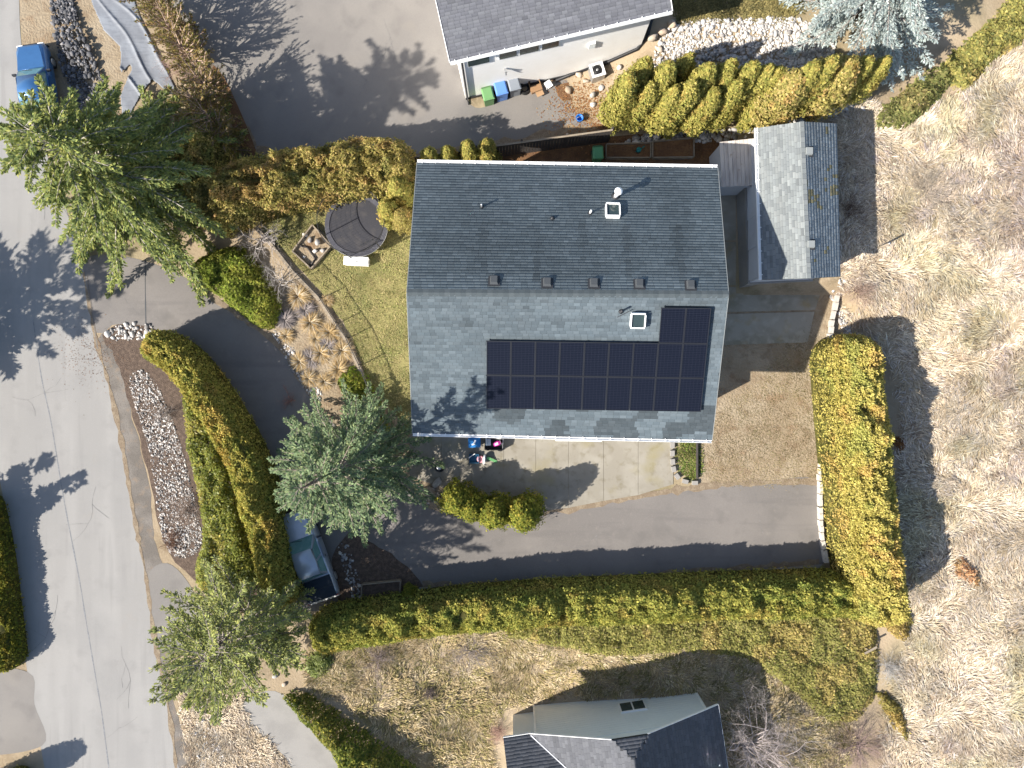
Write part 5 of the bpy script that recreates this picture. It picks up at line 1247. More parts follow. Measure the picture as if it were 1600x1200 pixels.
one('body', M['paint'], e, lambda m: m.lathe((0, 0, 0), [(.13, 0), (.14, .25), (.1, .3)], 14, col=tcol)); one('spout', M['paint'], e, lambda m: m.tube([(.1, 0, .08), (.25, 0, .2), (.33, 0, .32)], [.035, .025, .03], 7, col=tcol)); one('handle', M['paint'], e, lambda m: m.tube([(-.1, 0, .05), (-.24, 0, .2), (-.05, 0, .36), (.05, 0, .3)], .018, 6, col=tcol))

# ---- block wall at the yard edge: each block a part
bp_ = [(1311, 440), (1306, 462), (1298, 500), (1292, 545), (1288, 600), (1283, 660), (1280, 720), (1279, 780), (1281, 830), (1288, 878)]
q = cat_curve([P(a, b)[:2] for a, b in bp_], .36, closed=False); e = empty('retaining_wall', (q[0][0], q[0][1], 0), 'low whitewashed block retaining wall along the yellow hedge', 'wall')
bm = MB(); bm.box((0, 0, .16), (.335, .19, .34), 0, .95); me = None; blk = pmat('whitewashed_block', (.46, .43, .385), [(5, (.34, .30, .26), .45, .65, .8), (20, (.64, .61, .56), .5, .7, .6)], .9, (30, .4, .02))
for i in range(len(q) - 1):
    if me is None: o = bm.build('block', blk, e); me = o.data
    else: o = link('block', me, None, e)
    mid = (q[i] + q[i + 1]) / 2; dv = q[i + 1] - q[i]
    o.location = (mid[0] - q[0][0] + R.normal(0, .012), mid[1] - q[0][1] + R.normal(0, .012), R.uniform(-.03, .03)); o.rotation_euler = (0, 0, math.atan2(dv[1], dv[0]) + R.normal(0, .04)); o.scale = (np.linalg.norm(dv) / .35, R.uniform(.9, 1.25), 1)
# ---- patio kerb around the small green bed
kp = [(1050, 690), (1050, 715), (1053, 738), (1062, 750), (1078, 754), (1092, 754)]
q = cat_curve([P(a, b)[:2] for a, b in kp], .32, closed=False); e = empty('patio_kerb', (q[0][0], q[0][1], 0), 'curved pale concrete kerb at the patio end', 'kerb')
bm = MB(); bm.box((0, 0, .09), (.33, .24, .2), 0, .94); me = None
for i in range(len(q) - 1):
    o = bm.build('kerb_stone', M['path'], e) if me is None else link('kerb_stone', me, None, e); me = o.data
    mid = (q[i] + q[i + 1]) / 2; dv = q[i + 1] - q[i]; o.location = (mid[0] - q[0][0], mid[1] - q[0][1], 0); o.rotation_euler = (0, 0, math.atan2(dv[1], dv[0]))
one_ = tag(one('dark_edging_board', M['wooddark'], None, lambda m: m.bar(P(1089, 690, .1), P(1089, 748, .1), .08, .22)), 'dark board edging right of the small green bed', 'edging')
# ---- field posts and small extras
p = G(1370, 388); e = empty('field_post', p, 'leaning weathered post in the dry field right of the shed', 'post'); one('post', M['wood'], e, lambda m: m.tube([(0, 0, -.1), (.03, .02, 1.25)], [.06, .05], 7)); one('cap', M['steel'], e, lambda m: m.tube([(.03, .02, 1.22), (.031, .021, 1.28)], .06, 7))
p = G(1350, 1008); e = empty('fallen_board', p, 'short pale board lying on the juniper slope', 'board', rz=.5); one('plank', M['wood'], e, lambda m: m.box((0, 0, .75), (.75, .12, .05))); one('brace', M['wood'], e, lambda m: m.bar((-.2, 0, -.05), (.0, 0, .72), .06))
# ---- landscape fabric and dark stone pile at the upper left
def fabric(name, px, label, seed, cell=.05, h=.16):
    poly = wpoly(px, 0, False); lo, hi = poly.min(0), poly.max(0); rng = np.random.default_rng(seed)
    gx_, gy_ = np.arange(lo[0], hi[0], cell), np.arange(lo[1], hi[1], cell); X, Y = np.meshgrid(gx_, gy_); x, y = X.ravel(), Y.ravel()
    ins = inpoly(poly, x, y); th = .95
    uu = x * math.cos(th) - y * math.sin(th) * -1
    ac = x * .81 + y * .58; al = x * .58 - y * .81; r = np.abs(np.sin(ac * 2.6 + noise2(al * .35, ac * .9, seed) * 3.5)); z = .03 + h * (1 - r) ** 4 * noise2(al * .45, ac, seed + 1) + .05 * noise2(x * 1.8, y * 1.8, seed + 2)
    idx = np.full(len(x), -1); idx[ins] = np.arange(ins.sum()); nx_ = len(gx_); F = []
    for j in range(len(gy_) - 1):
        for i in range(nx_ - 1):
            k = j * nx_ + i; q4 = (idx[k], idx[k + 1], idx[k + 1 + nx_], idx[k + nx_])
            if min(q4) >= 0: F.append(q4)
    V = np.stack([x, y, z], 1)[ins]; c = V.mean(0); c[2] = 0
    o = link(name, np_mesh(name, V - c, np.array(F), None, True), M['tarp'], None, tuple(c)); tag(o, label, 'tarp')
    sm = o.modifiers.new('thickness', 'SOLIDIFY'); sm.thickness = .012
fabric('landscape_fabric', [(130, -40), (196, -40), (222, 30), (250, 85), (274, 135), (277, 152), (262, 146), (240, 126), (228, 140), (214, 162), (204, 180), (192, 192), (188, 150), (206, 108), (204, 102), (190, 118), (188, 75), (162, 48), (146, 12)], 'wrinkled grey landscape fabric spread beside the blue pickup', 5)
fabric('loose_fabric_strip', [(272, 160), (276, 168), (240, 198), (205, 222), (196, 218), (230, 190)], 'narrow folded strip of grey fabric below the larger sheet', 9, .04, .2)
# ------------------------------------------------------------------ plants, grass, stones
cedar_variant('gold', 4.6, .85, 520, GOLD, (3, 4, 3, 1.5), 4, prof_pow=1.5, lobes=40, amp=.55)
cedar_variant('olive', 4.0, 1.1, 460, OLIVE, (3, 3, 2, 2), 2, lobes=44, amp=.6, prof_pow=1.9)
cedar_variant('green', 2.4, 1.0, 480, [(.17, .19, .03), (.12, .145, .025), (.26, .25, .04), (.31, .285, .05)], (3, 3, 3, 2), 2, prof_pow=2.4, lobes=30, amp=.52)
def top_to_base(px, py, h):
    p = P(px, py, h); p = Vector((p.x, p.y, 0)); z = float(gz(p.x, p.y)); p = P(px, py, h + z); return Vector((p.x, p.y, float(gz(p.x, p.y)) - .05))
# slanting row of golden cedars upper right (positions of their tips)
tips = [(986, 118, 5.4), (1012, 92, 5.0), (1020, 132, 4.6), (1048, 100, 5.4), (1058, 138, 4.8), (1080, 85, 4.6), (1085, 130, 5.2), (1112, 103, 5.4), (1120, 140, 4.6), (1146, 96, 5.2), (1158, 128, 4.8), (1182, 100, 5.2), (1206, 104, 5.0), (1214, 135, 4.2), (1238, 88, 5.0), (1252, 118, 4.4), (1278, 100, 5.0), (1306, 92, 5.2), (1335, 96, 4.8), (1362, 92, 4.6), (1390, 92, 4.2)]
for i, (x, y, h) in enumerate(tips):
    o_ = ORD[i] if i < 20 else 'last'
    cedar('golden_cedar', 'gold' if i < 13 else ('gold' if i % 3 else 'olive'), i, top_to_base(x, y, h * 1.15), h * 1.15 / (4.6 if (i < 13 or i % 3) else 4.0), f'golden columnar cedar, {o_} from the left in the slanting row', 'golden cedars in the slanting row above the shed', squash=(.95, 1.0))
# cedars behind the house
for i, (x, y, h, s) in enumerate(((668, 235, 3.6, 1.0), (698, 231, 3.4, .9), (731, 222, 3.6, .9), (760, 221, 3.4, 1.0))):
    cedar('fence_cedar', 'gold', i + 2, top_to_base(x, y, h), h / 4.6, f'clumped cedar at the fence behind the house, {ORD[i]} from the left', 'cedars at the fence behind the house', squash=(1.15 * s, 1.0))
# upper left cedar hedge
hedge('upper_hedge', [(606, 248), (570, 246), (530, 252), (480, 260), (430, 268), (385, 278), (345, 292), (318, 300)], 4.0, 2.7, 'thick olive cedar hedge above the trampoline lawn', seed=21, cols=OLIVE, wts=(3, 3, 2, 2), amp=.75, freq=1.05, jag=.7)
hedge('shaded_hedge', [(320, 318), (305, 285), (298, 255), (302, 225)], 3.6, 2.2, 'olive cedars toned for tree shade between the big conifer and upper driveway', seed=22, cols=OLIVE, wts=(3, 1, 3, 1), amp=.75, freq=1.05, jag=.7)  # weights favour darker olives, painting in the big conifer's shade
cedar('round_cedar', 'gold', 1, top_to_base(600, 318, 3.8), .85, 'rounded golden cedar overhanging the trampoline', None, squash=(1.1, 1))
cedar('round_cedar', 'gold', 3, top_to_base(618, 285, 4.2), .95, 'dark golden cedar between trampoline cedar and house corner', None, squash=(1.15, 1))
cedar('round_cedar', 'olive', 2, top_to_base(622, 330, 3.2), .8, 'low cedar below the trampoline-side golden cedars', None, squash=(.9, 1))
# feathery bushes along the upper driveway's left edge
for i, (x, y, h) in enumerate(((236, -6, 3.0), (255, 22, 3.0), (274, 52, 3.2), (292, 82, 3.0), (318, 132, 3.2), (312, 165, 3.4), (332, 188, 3.2), (340, 218, 3.0))):
    p_ = top_to_base(x, y, h * .6)
    conifer('driveway_cedar', p_, h, 1.15, f'feathery rust-green bush on the upper driveway edge, {ORD[i]} from the top', np.random.default_rng(900 + i), [(.30, .20, .085), (.24, .20, .07), (.17, .165, .05), (.36, .22, .12)] if i in (2, 4) else [(.24, .21, .06), (.29, .215, .08), (.18, .175, .05), (.33, .225, .10)], (2, 3, 3, 1), droop=.05, gap=.24, nb=7, start=.06, spray=.13, wood=(.34, .25, .2), rise=.5, nstep=5, wscale=.45, group='feathery bushes along the upper driveway', taper=lambda t: math.sin(math.pi * min(1, .25 + t * .75)) ** .7)
rng = np.random.default_rng(5)
twig_shrub('bare_bush', G(290, 112), 1.9, 1.2, 'bare pinkish bush between the rusty cedars on the upper driveway edge', rng, (.40, .28, .24), 12, 4)
# cedars by the patio
for i, (x, y, h, s) in enumerate(((712, 786, 2.6, 1.05), (736, 796, 2.5, 1.0), (774, 808, 2.9, .95), (820, 806, 3.2, .98))):
    cedar('patio_cedar', 'green', i, top_to_base(x, y, h), h / 2.4, f'yellow-green rounded cedar between patio and driveway, {ORD[i]} from the left', 'yellow-green cedars beside the patio', squash=(s, 1.0))
cedar('small_round_shrub', 'green', 1, P(641, 921), .5, 'small dark round shrub at the end of the lower hedge', None, cat='shrub', squash=(1.1, 1))
# hedges
hedge('street_hedge', [(232, 540), (262, 560), (298, 602), (332, 655), (362, 710), (384, 765), (402, 830), (418, 890), (432, 930)], 2.9, 1.9, 'long curved yellow-green hedge between street and driveway', seed=3, cols=[(.32, .30, .07), (.25, .26, .06), (.41, .35, .08), (.46, .38, .10)])
hedge('lower_hedge', [(505, 998), (560, 988), (640, 976), (760, 964), (880, 956), (1000, 951), (1120, 946), (1240, 942), (1320, 940), (1372, 948)], 2.9, 2.3, 'long straight green hedge below the driveway', seed=4)
YEL = [(.52, .44, .125), (.44, .385, .10), (.57, .475, .155), (.34, .31, .08)]
hedge('yellow_hedge', [(1354, 562), (1358, 620), (1364, 690), (1371, 760), (1380, 830), (1388, 900), (1393, 950)], 3.9, 2.9, 'broad tall yellow hedge at the right edge of the yard', seed=5, cols=YEL, wts=(4, 3, 2, 2), amp=.30, top=.5)
hedge('opposite_hedge', [(-40, 800), (-24, 880), (-14, 960), (-5, 1030)], 1.35, 1.8, 'bright green hedge across the street at the left edge', seed=6, cols=[(.20, .20, .03), (.15, .165, .03), (.28, .25, .035), (.11, .125, .025)])
mound('fringe_juniper', [(1284, 680), (1300, 670), (1308, 740), (1316, 820), (1322, 860), (1302, 858), (1292, 800)], .7, 'fresh green low juniper fringe at the foot of the yellow hedge', [(0.212, 0.301, 0.053), (0.159, 0.230, 0.045), (0.266, 0.336, 0.071)], (1, 1, 1), seed=8, dens=320, spray=.18)
mound('verge_juniper', [(286, 618), (300, 612), (335, 655), (362, 715), (385, 780), (400, 850), (415, 905), (330, 930), (306, 895), (318, 840), (310, 770), (294, 700)], 1.0, 'light green spreading juniper between gravel strip and street hedge', [(0.230, 0.248, 0.053), (0.177, 0.204, 0.045), (0.301, 0.283, 0.063), (0.354, 0.372, 0.177)], (3, 3, 2, 1), seed=9, dens=260)
mound('bank_juniper', [(296, 425), (330, 396), (372, 385), (402, 405), (425, 445), (442, 470), (438, 505), (420, 515), (395, 505), (350, 470)], 1.0, 'bright green juniper bank at the driveway bend', [(0.195, 0.248, 0.035), (0.151, 0.195, 0.032), (0.266, 0.291, 0.053), (0.124, 0.142, 0.032)], seed=10, dens=300)
mound('corner_juniper', [(528, 600), (548, 572), (575, 585), (600, 640), (610, 680), (570, 660)], .8, 'bright green juniper at the lower end of the wire fence', [(0.195, 0.266, 0.035), (0.151, 0.195, 0.032), (0.266, 0.291, 0.053)], (1, 1, 1), seed=11, dens=260)
mound('path_juniper', [(440, 1085), (470, 1078), (500, 1092), (560, 1130), (625, 1175), (680, 1230), (560, 1250), (520, 1180), (470, 1120)], 1.5, 'dark green juniper hedge slanting along the pale path', [(0.132, 0.169, 0.035), (0.098, 0.132, 0.032), (0.195, 0.212, 0.045), (0.283, 0.283, 0.053)], seed=12, dens=260, edge=1.0)
mound('hillside_juniper', [(1462, 112), (1500, 72), (1545, 32), (1600, -30), (1680, -60), (1700, 10), (1625, 50), (1585, 78), (1548, 100), (1520, 138), (1500, 146), (1478, 128)], .5, 'wide olive-yellow juniper band in the upper right corner', [(0.354, 0.325, 0.094), (0.289, 0.277, 0.088), (0.401, 0.342, 0.118), (0.224, 0.236, 0.083)], seed=13, dens=200, spray=.2)
mound('cut_juniper', [(1366, 198), (1372, 172), (1400, 148), (1440, 118), (1475, 100), (1490, 125), (1470, 150), (1430, 190), (1400, 206)], .6, 'darker green juniper clump at the shed-side edge of the field', [(0.236, 0.248, 0.083), (0.183, 0.201, 0.071), (0.295, 0.277, 0.106)], (1, 1, 1), seed=23, dens=150, spray=.2)
mound('slope_juniper', [(780, 990), (860, 958), (1000, 950), (1200, 942), (1345, 945), (1368, 985), (1372, 1040), (1362, 1095), (1330, 1128), (1280, 1120), (1250, 1090), (1190, 1045), (1150, 1026), (1050, 1020), (950, 1025), (880, 1012)], .55, 'olive juniper carpet below the lower hedge', [(.33, .305, .09), (.27, .265, .08), (.37, .33, .12), (.22, .225, .07)], seed=14, dens=200, kind='stuff', cat='ground cover', lump=.7, spray=.15)
mound('bronze_juniper', [(1352, 962), (1420, 955), (1422, 978), (1412, 1002), (1398, 996), (1376, 976)], .9, 'golden juniper at the corner where the two hedges meet', [(.31, .26, .075), (.25, .22, .065), (.35, .29, .10)], (1, 1, 1), seed=15, dens=240)
mound('bronze_juniper', [(1368, 1082), (1392, 1086), (1408, 1102), (1416, 1132), (1420, 1160), (1404, 1148), (1384, 1122)], .7, 'golden juniper streak beside the bare reddish thicket', [(.31, .26, .075), (.25, .22, .065), (.35, .29, .10)], (1, 1, 1), seed=16, dens=240)
mound('shaded_juniper', [(475, 1040), (498, 1010), (520, 1020), (515, 1050), (490, 1058)], .8, 'pale green shrub below the left end of the lower hedge', [(0.230, 0.266, 0.088), (0.159, 0.195, 0.053), (0.319, 0.354, 0.159)], (1, 1, 1), seed=17, dens=260)
# large conifers
rng = np.random.default_rng(11)
conifer('weeping_cedar_tree', P(258, 314), 12.0, 5.8, 'huge loose green conifer spreading over the upper left road', rng, [(.28, .32, .095), (.205, .25, .09), (.38, .38, .115), (.14, .18, .07)], (4, 4, 2, 2), droop=.17, gap=.42, nb=10, spray=.20, wood=(.42, .38, .33), power=.62, sidelen=.22, wscale=.40, dens=2.3)
rng = np.random.default_rng(12)
conifer('spruce_tree', P(570, 714), 12.6, 4.25, 'blue-green spruce standing over the driveway bend beside the house', rng, [(0.231, 0.300, 0.156), (0.175, 0.244, 0.131), (0.300, 0.356, 0.169), (0.125, 0.181, 0.100)], (4, 4, 2, 2), droop=.09, gap=.44, nb=8, dens=2.3, wscale=.40, spray=.165, wood=(.28, .24, .20), power=.75, sidelen=.24)
rng = np.random.default_rng(13)
conifer('pine_tree', P(416, 942), 8.8, 3.5, 'round-crowned olive pine at the lower end of the street hedge', rng, [(0.344, 0.378, 0.121), (0.263, 0.297, 0.115), (0.446, 0.446, 0.149), (0.209, 0.236, 0.128)], (4, 3, 2, 2), droop=.04, gap=.38, nb=9, dens=1.7, wscale=.40, spray=.17, wood=(.24, .21, .19), sidelen=.32, taper=lambda t: math.sin(math.pi * min(1, .18 + t * .82)) ** .6, rise=.22)
rng = np.random.default_rng(14)
conifer('blue_spruce', top_to_base(1386, -26, 3.0), 7.5, 4.4, 'pale silver-blue spruce at the upper right edge', rng, [(0.470, 0.532, 0.510), (0.392, 0.459, 0.448), (0.560, 0.605, 0.571), (0.280, 0.336, 0.325)], (4, 3, 2, 1.5), droop=.06, gap=.32, nb=10, sidelen=.30, dens=1.6, spray=.17, wood=(.3, .27, .25), power=.7, wscale=.4)
# trees standing just outside the left edge; their shadows cross the street
for i, (x, y, h, r_, lab) in enumerate(((-38, 834, 5.0, .95, 'pointed conifer beyond the left edge shading the street'), (-105, 812, 5.4, 1.0, 'taller pointed conifer beyond the left edge shading the street'), (-72, 856, 4.5, .9, 'short pointed conifer beyond the left edge by the green hedge'))):
    rng = np.random.default_rng(30 + i)
    conifer('offside_conifer', P(x, y), h, r_, lab, rng, [(.08, .10, .02), (.06, .08, .02)], (1, 1), droop=.1, gap=.3, nb=9, spray=.28, wscale=.5)
rng = np.random.default_rng(40)
conifer('offside_pine', P(-140, 560), 8.2, 3.6, 'broad pine beyond the left edge dappling the upper street', rng, [(0.135, 0.165, 0.038), (0.105, 0.135, 0.038)], (1, 1), droop=.05, gap=.5, nb=7, spray=.36, taper=lambda t: math.sin(math.pi * min(1, .15 + t * .85)) ** .6, rise=.2)
hedge('lower_offside_hedge', [(-90, 1290), (-55, 1272), (-20, 1258)], 2.6, 1.6, 'clipped hedge beyond the bottom left corner', seed=18)
# bare shrubs and trees
rng = np.random.default_rng(50)
twig_shrub('bare_tree', G(1160, 1160), 3.6, 3.0, 'pale grey leafless tree right of the lower house', rng, (.46, .40, .38), 12, 5, 'tree', .055, lean=(.5, .2), kids=3)
twig_shrub('bare_thicket', G(1340, 1165), .9, 2.6, 'leafless reddish thicket at the bottom right', rng, (.30, .22, .20), 40, 3, thick=.014)
twig_shrub('bare_shrub', G(1338, 455), 1.1, 1.2, 'dense leafless pinkish shrub below the long shed corner', rng, (.36, .26, .21), 40, 3, thick=.012)
twig_shrub('bare_shrub', G(1328, 330), .8, 1.0, 'dark leafless brush in the shade of the long shed', rng, (.15, .10, .075), 26, 3, thick=.012)
twig_shrub('garden_tree', G(412, 375), 2.2, 1.8, 'small leafless grey tree above the juniper bank', rng, (.42, .38, .36), 6, 4, 'tree', .045, kids=2)
twig_shrub('garden_tree', G(440, 440), 1.6, 1.5, 'sprawling leafless grey branches at the timber edging', rng, (.40, .37, .35), 7, 4, 'tree', .03, kids=2)
twig_shrub('bare_shrub', G(702, 772), 1.2, 1.2, 'grey leafless branches left of the patio cedars', rng, (.34, .31, .30), 7, 3, thick=.03, kids=2)
twig_shrub('bare_shrub', G(300, 800), 1.0, 1.2, 'leafless grey-brown shrub beside the white gravel strip', rng, (.30, .23, .19), 26, 3, thick=.014)
twig_shrub('bare_shrub', G(455, 625), .6, .8, 'thin reddish twigs at the driveway bend', rng, (.30, .16, .13), 9, 3, thick=.012)
twig_shrub('bare_shrub', G(270, 845), .5, .8, 'rusty low brush at the lower end of the gravel strip', rng, (.22, .13, .09), 26, 3, thick=.012)
twig_shrub('bare_shrub', G(590, 1030), .7, 1.6, 'low grey-mauve brush below the lower hedge', rng, (.27, .22, .21), 34, 3, thick=.012)
twig_shrub('bare_shrub', G(735, 1015), .8, 1.8, 'wider grey-mauve brush below the middle of the lower hedge', rng, (.29, .25, .24), 40, 3, thick=.012)
twig_shrub('bare_shrub', G(1385, 1040), .8, 1.1, 'silver-grey dead brush at the edge of the juniper carpet', rng, (.44, .42, .40), 34, 3, thick=.012)
twig_shrub('bare_shrub', G(780, 1140), .6, .9, 'dusty pink dry brush at the corner of the lower house', rng, (.42, .28, .23), 40, 3, thick=.010)
twig_shrub('bare_shrub', G(672, 1082), .4, .5, 'small dark shrub in the dry lower lawn', rng, (.16, .13, .13), 30, 3, thick=.014)
twig_shrub('bare_shrub', G(262, 640), .7, .9, 'thin bare grey twigs beside the upper end of the verge juniper', rng, (.34, .29, .26), 12, 3, thick=.014)
# ornamental grasses in the garden bed
tm = [tuft_mesh(np.random.default_rng(60 + i)) for i in range(4)]
tufts = [(468, 464, 1.1, 'top of the garden bed beside the branches'), (487, 505, 1.0, 'below the mauve mound'), (517, 520, .95, 'right under the wire fence'), (503, 552, 1.0, 'middle of the garden bed'), (536, 548, 1.0, 'against the middle of the wire fence'), (470, 565, .9, 'at the stone edge by the driveway'), (530, 578, 1.0, 'near the corner juniper'), (484, 592, .8, 'at the lower stone edge'), (508, 596, .8, 'lowest in the garden bed'), (449, 525, .7, 'beside the grey mound by the driveway'), (512, 470, .6, 'thin one by the fence post'), (495, 530, .7, 'small one in the bed centre')]
for i, (x, y, s, lab) in enumerate(tufts):
    o = link('ornamental_grass', tm[i % 4], None, None, G(x, y)); o.scale = (s * 1.15,) * 3; o.rotation_euler = (0, 0, i * 1.3); tag(o, 'blond ornamental grass tuft, ' + lab, 'grass tuft', 'ornamental grasses in the garden bed')
gt = tuft_mesh(np.random.default_rng(70), 420, .62, 1.0, [(.23, .20, .19), (.28, .245, .23), (.18, .155, .15)], wd=.02)
for x, y, lab in ((447, 500, 'dome-shaped grey-mauve mound near the driveway bend'), (478, 485, 'grey-mauve mound below the top grass tuft'), (487, 560, 'dull mauve mound amid the blond tufts'), (513, 540, 'grey mound beside the timber edging')):
    o = link('heather_mound', gt, None, None, G(x, y)); o.scale = (1, 1, .8); tag(o, lab, 'shrub', 'grey mounds in the garden bed')
twig_shrub('brush_pile', G(1448, 300), .7, 2.2, 'loose pile of pale dead brush in the dry field right of the shed', np.random.default_rng(72), (.40, .34, .27), 60, 3, thick=.014)
mound('orange_bush', [(1488, 878), (1500, 866), (1512, 880), (1524, 886), (1532, 908), (1520, 920), (1508, 908), (1494, 902)], .3, 'small orange-brown bush in the field right of the yellow hedge', [(.42, .27, .13), (.36, .23, .11), (.46, .33, .18)], (1, 1, 1), seed=19, dens=70, spray=.2, edge=.3)
mound('orange_bush', [(1396, 688), (1406, 676), (1416, 690), (1412, 708), (1402, 706)], .35, 'rusty low bush in the hedge shadow', [(0.354, 0.177, 0.071), (0.283, 0.142, 0.059)], (1, 1), seed=20, dens=200)
# dry field, lower lawn, lawn grass
STRAW = [(.545, .455, .335), (.475, .38, .262), (.60, .52, .41), (.51, .445, .385), (.30, .23, .17)]
fld = wpoly([(1318, 160), (1370, 170), (1420, 190), (1520, 120), (1640, -20), (1660, 300), (1660, 1240), (1420, 1240), (1380, 1150), (1415, 1000), (1420, 900), (1410, 800), (1400, 600), (1340, 520), (1312, 420)], ground=True)
def patch(c, col):
    g = noise2(c[:, 0] * .28 + 5, c[:, 1] * .28, 91) * .6 + noise2(c[:, 0] * .9, c[:, 1] * .9, 92) * .4
    m = noise2(c[:, 0] * .33, c[:, 1] * .33 + 8, 93) * .65 + noise2(c[:, 0] * 1.2, c[:, 1] * 1.2, 94) * .35
    gf = smooth((g - .58) / .25)[:, None] * .4; col = col * (1 - gf) + col * np.array([.72, .80, .50]) * gf; return np.where((m > .62)[:, None], col * np.array([.92, .90, .96]), col)
blades('dry_field_grass', fld, 185000, .50, STRAW, (4, 3, 3, 2, 1.0), 'long matted straw-coloured grass covering the right hillside', 81, wd=.021, tilt=.3, patch=patch)
yard = wpoly([(505, 985), (640, 972), (800, 965), (900, 1010), (1150, 1030), (1250, 1090), (1330, 1130), (1300, 1230), (1130, 1230), (1110, 1090), (815, 1100), (770, 1160), (770, 1230), (680, 1230), (590, 1140), (510, 1085), (480, 1060)], ground=True)
blades('lower_yard_grass', yard, 62000, .34, [(.42, .335, .20), (.36, .275, .15), (.28, .235, .10), (.47, .39, .26), (.20, .18, .07)], (3, 3, 2, 2, 2), 'short dry grass of the yard around the lower house', 82, wd=.018, tilt=.5)
lw_ = wpoly([(410, 350), (430, 322), (520, 306), (600, 302), (655, 302), (672, 420), (672, 640), (650, 680), (612, 630), (575, 590), (545, 515), (500, 450), (455, 402)])
blades('lawn_grass', lw_, 30000, .13, [(.25, .235, .09), (.19, .205, .065), (.32, .275, .12), (.36, .30, .15)], (3, 2, 3, 2), 'short patchy turf of the lawn left of the house', 83, wd=.014, tilt=.8, clump=10, z0=.008)
top_ = wpoly([(1040, -60), (1250, -60), (1245, 20), (1180, 28), (1100, 30), (1060, 30)], ground=True)
blades('upper_bank_grass', top_, 22000, .22, [(.22, .185, .075), (.18, .15, .06), (.13, .12, .05)], (2, 2, 1), 'dry yellow grass above the gravel bank', 84, tilt=.6)
shp = wpoly([(1308, 190), (1345, 165), (1365, 260), (1350, 420), (1318, 430)], ground=True)
blades('shed_side_grass', shp, 14000, .4, STRAW, (3, 3, 2, 1, 2), 'straw grass strip along the far side of the long shed', 85, tilt=.4, wd=.016)
ey = wpoly([(1190, 590), (1270, 500), (1285, 640), (1278, 745), (1110, 750), (1120, 650)])
blades('bare_yard_grass', ey, 16000, .10, [(.26, .20, .12), (.20, .16, .08), (.17, .15, .07)], (2, 2, 1), 'sparse flattened dry grass on the bare yard', 86, tilt=.3, clump=8, wd=.012)
vg = wpoly([(285, 1080), (330, 1060), (370, 1085), (385, 1120), (450, 1200), (455, 1230), (310, 1230), (290, 1150)])
blades('verge_grass', vg, 16000, .3, STRAW, (3, 3, 2, 1, 2), 'dry straw grass between street and pale path', 87, tilt=.5, wd=.016)
sb2 = wpoly([(1062, 694), (1090, 692), (1090, 745), (1066, 740)])
blades('bed_greens', sb2, 3000, .14, [(.10, .14, .03), (.14, .15, .04), (.2, .17, .08)], (2, 2, 1), 'weedy green tufts in the small bed at the patio end', 88, tilt=.7, clump=10)
# gravel and stones
gravel('white_gravel', [(200, 590), (228, 580), (255, 620), (284, 700), (304, 780), (316, 850), (285, 872), (256, 850), (245, 780), (232, 700), (214, 640)], 5200, .043, 'strip of white and dark gravel beside the street hedge', 101, PALE + [(.07, .065, .065)], (3, 2, 3, 2, 3))
gravel('tip_rocks', [(162, 522), (185, 508), (230, 506), (250, 522), (215, 530), (178, 532)], 130, .11, 'cluster of white rocks at the tip of the planting strip', 102)
gravel('bank_gravel', [(1035, 55), (1075, 32), (1180, 28), (1250, 30), (1300, 60), (1300, 110), (1240, 130), (1150, 110), (1090, 140), (1040, 130), (1020, 100)], 4600, .085, 'white crushed-stone bank above the golden cedars', 103, wts=(4, 3, 3, 1))
gravel('cedar_foot_rocks', [(975, 222), (1050, 205), (1180, 186), (1240, 178), (1300, 166), (1350, 158), (1352, 170), (1300, 180), (1180, 204), (1060, 222), (980, 234)], 420, .14, 'band of pale rocks along the foot of the golden cedars', 104)
gravel('bed_stones', [(424, 515), (438, 520), (460, 545), (480, 580), (505, 618), (500, 636), (486, 622), (462, 585), (440, 548)], 420, .06, 'pale stones edging the garden bed along the driveway', 105)
gravel('yard_gravel', [(1310, 438), (1330, 442), (1326, 500), (1330, 545), (1318, 542), (1312, 500)], 420, .07, 'white gravel beside the block wall below the shed', 106)
gravel('verge_gravel', [(305, 1128), (330, 1130), (350, 1180), (365, 1230), (315, 1230), (308, 1170)], 1100, .05, 'white and dark gravel beside the lower street', 107)
gravel('dark_stone_pile', [(78, -20), (110, -20), (128, 40), (150, 90), (168, 155), (130, 175), (105, 130), (92, 70)], 1500, .085, 'pile of dark crushed stone beside the blue pickup', 108, [(.10, .10, .105), (.15, .145, .15), (.06, .06, .065), (.22, .21, .21)], (3, 2, 3, 1), pile=.4)
gravel('truck_side_stones', [(528, 850), (540, 845), (560, 900), (570, 938), (552, 942), (540, 900)], 130, .08, 'loose grey stones beside the silver pickup', 109, GREY, (1, 1, 1, 1))
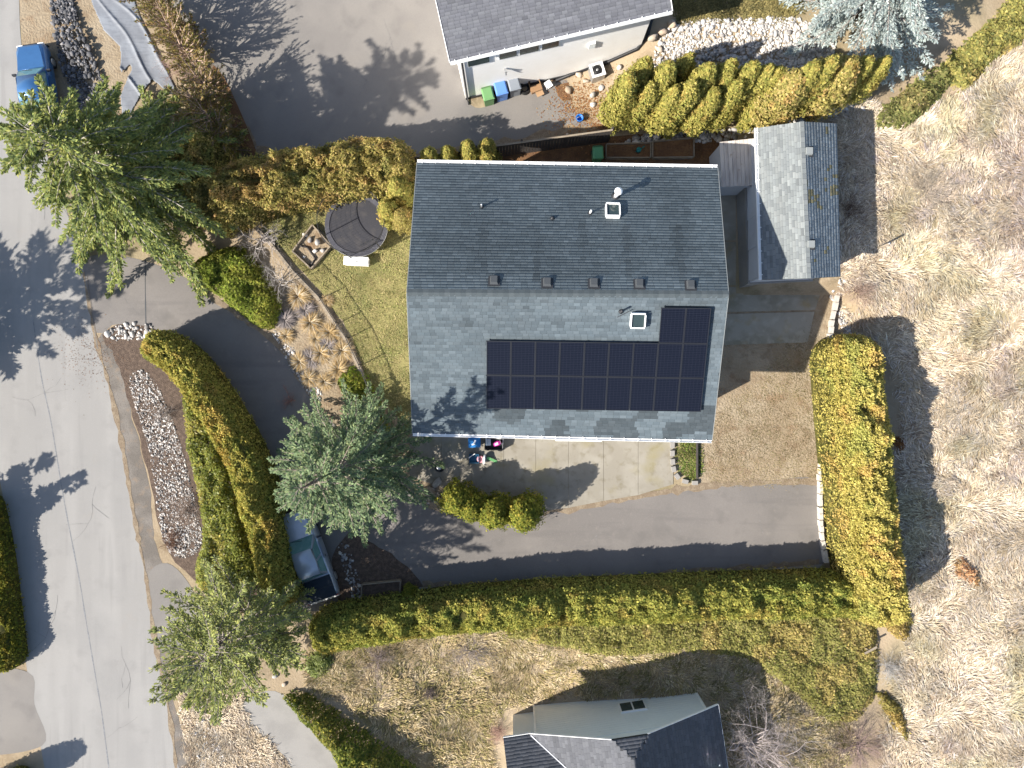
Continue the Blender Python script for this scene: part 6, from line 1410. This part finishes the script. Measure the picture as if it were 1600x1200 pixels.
gravel('spruce_foot_stones', [(655, 762), (690, 765), (715, 790), (740, 800), (715, 806), (680, 796), (652, 782)], 130, .09, 'tan edging stones at the foot of the patio cedars', 110, TAN, (1, 1, 1, 1))
for i, (x, y, s, lab) in enumerate(((669, 770, .5, 'big pinkish flat rock between spruce and patio cedars'), (683, 754, .3, 'smaller tan rock above the pinkish flat one'), (430, 1055, .4, 'pale rock at the top of the slanting path'), (445, 1068, .3, 'smaller pale rock beside the slanting path'), (1595, 185, .45, 'pale rock at the right edge of the dry field'), (1597, 390, .5, 'pale rock low on the right edge of the field'), (1470, 262, .4, 'tan rock behind the brush pile'), (1440, 275, .3, 'small tan rock left of the brush pile'), (1475, 625, .42, 'pale rock beyond the hedge shadow'), (1470, 400, .35, 'flat pale rock in the open field'), (1590, 560, .4, 'pale rock halfway down the right edge'), (1470, 1155, .3, 'small pale rock low in the field'))):
    boulder('field_rock', x, y, s * (1 if i < 2 else .62), lab, 500 + i, TAN, .4)
# fallen leaves on the street and by the cedars
def litter(name, px, n, size, cols, label, seed):
    rng = np.random.default_rng(seed); c = G(*px[:2]); q = np.stack([rng.normal(c.x, px[2], n), rng.normal(c.y, px[3], n), np.full(n, .022)], 1); q[:, 2] += np.maximum(gz(q[:, 0], q[:, 1]), 0)
    a = rng.random(n) * 6.28; d = np.stack([np.cos(a), np.sin(a), rng.normal(0, .15, n)], 1); L = size * rng.uniform(.5, 1.4, n)
    V, F = kites(q, d, L, L * .6, rng, .9); V[:, 2] = np.maximum(V[:, 2], .018)
    tag(link(name, np_mesh(name, V, F, tint(n, rng, cols, [1] * len(cols))), M['foliage']), label, 'leaves', None, 'stuff')
litter('street_leaves', (140, 555, .9, .9), 500, .05, [(.25, .13, .07), (.16, .09, .05)], 'scattered brown leaves on the street by the planting strip', 201)
litter('corner_leaves', (915, 165, 1.0, .9), 1800, .09, [(.34, .17, .07), (.25, .11, .05), (.42, .28, .14)], 'orange leaf litter around the boulders by the upper driveway', 202)
litter('lean_to_leaves', (1010, 232, 2.4, .35), 1500, .08, [(.22, .10, .05), (.15, .08, .04)], 'rusty leaves on the strip behind the house', 203)
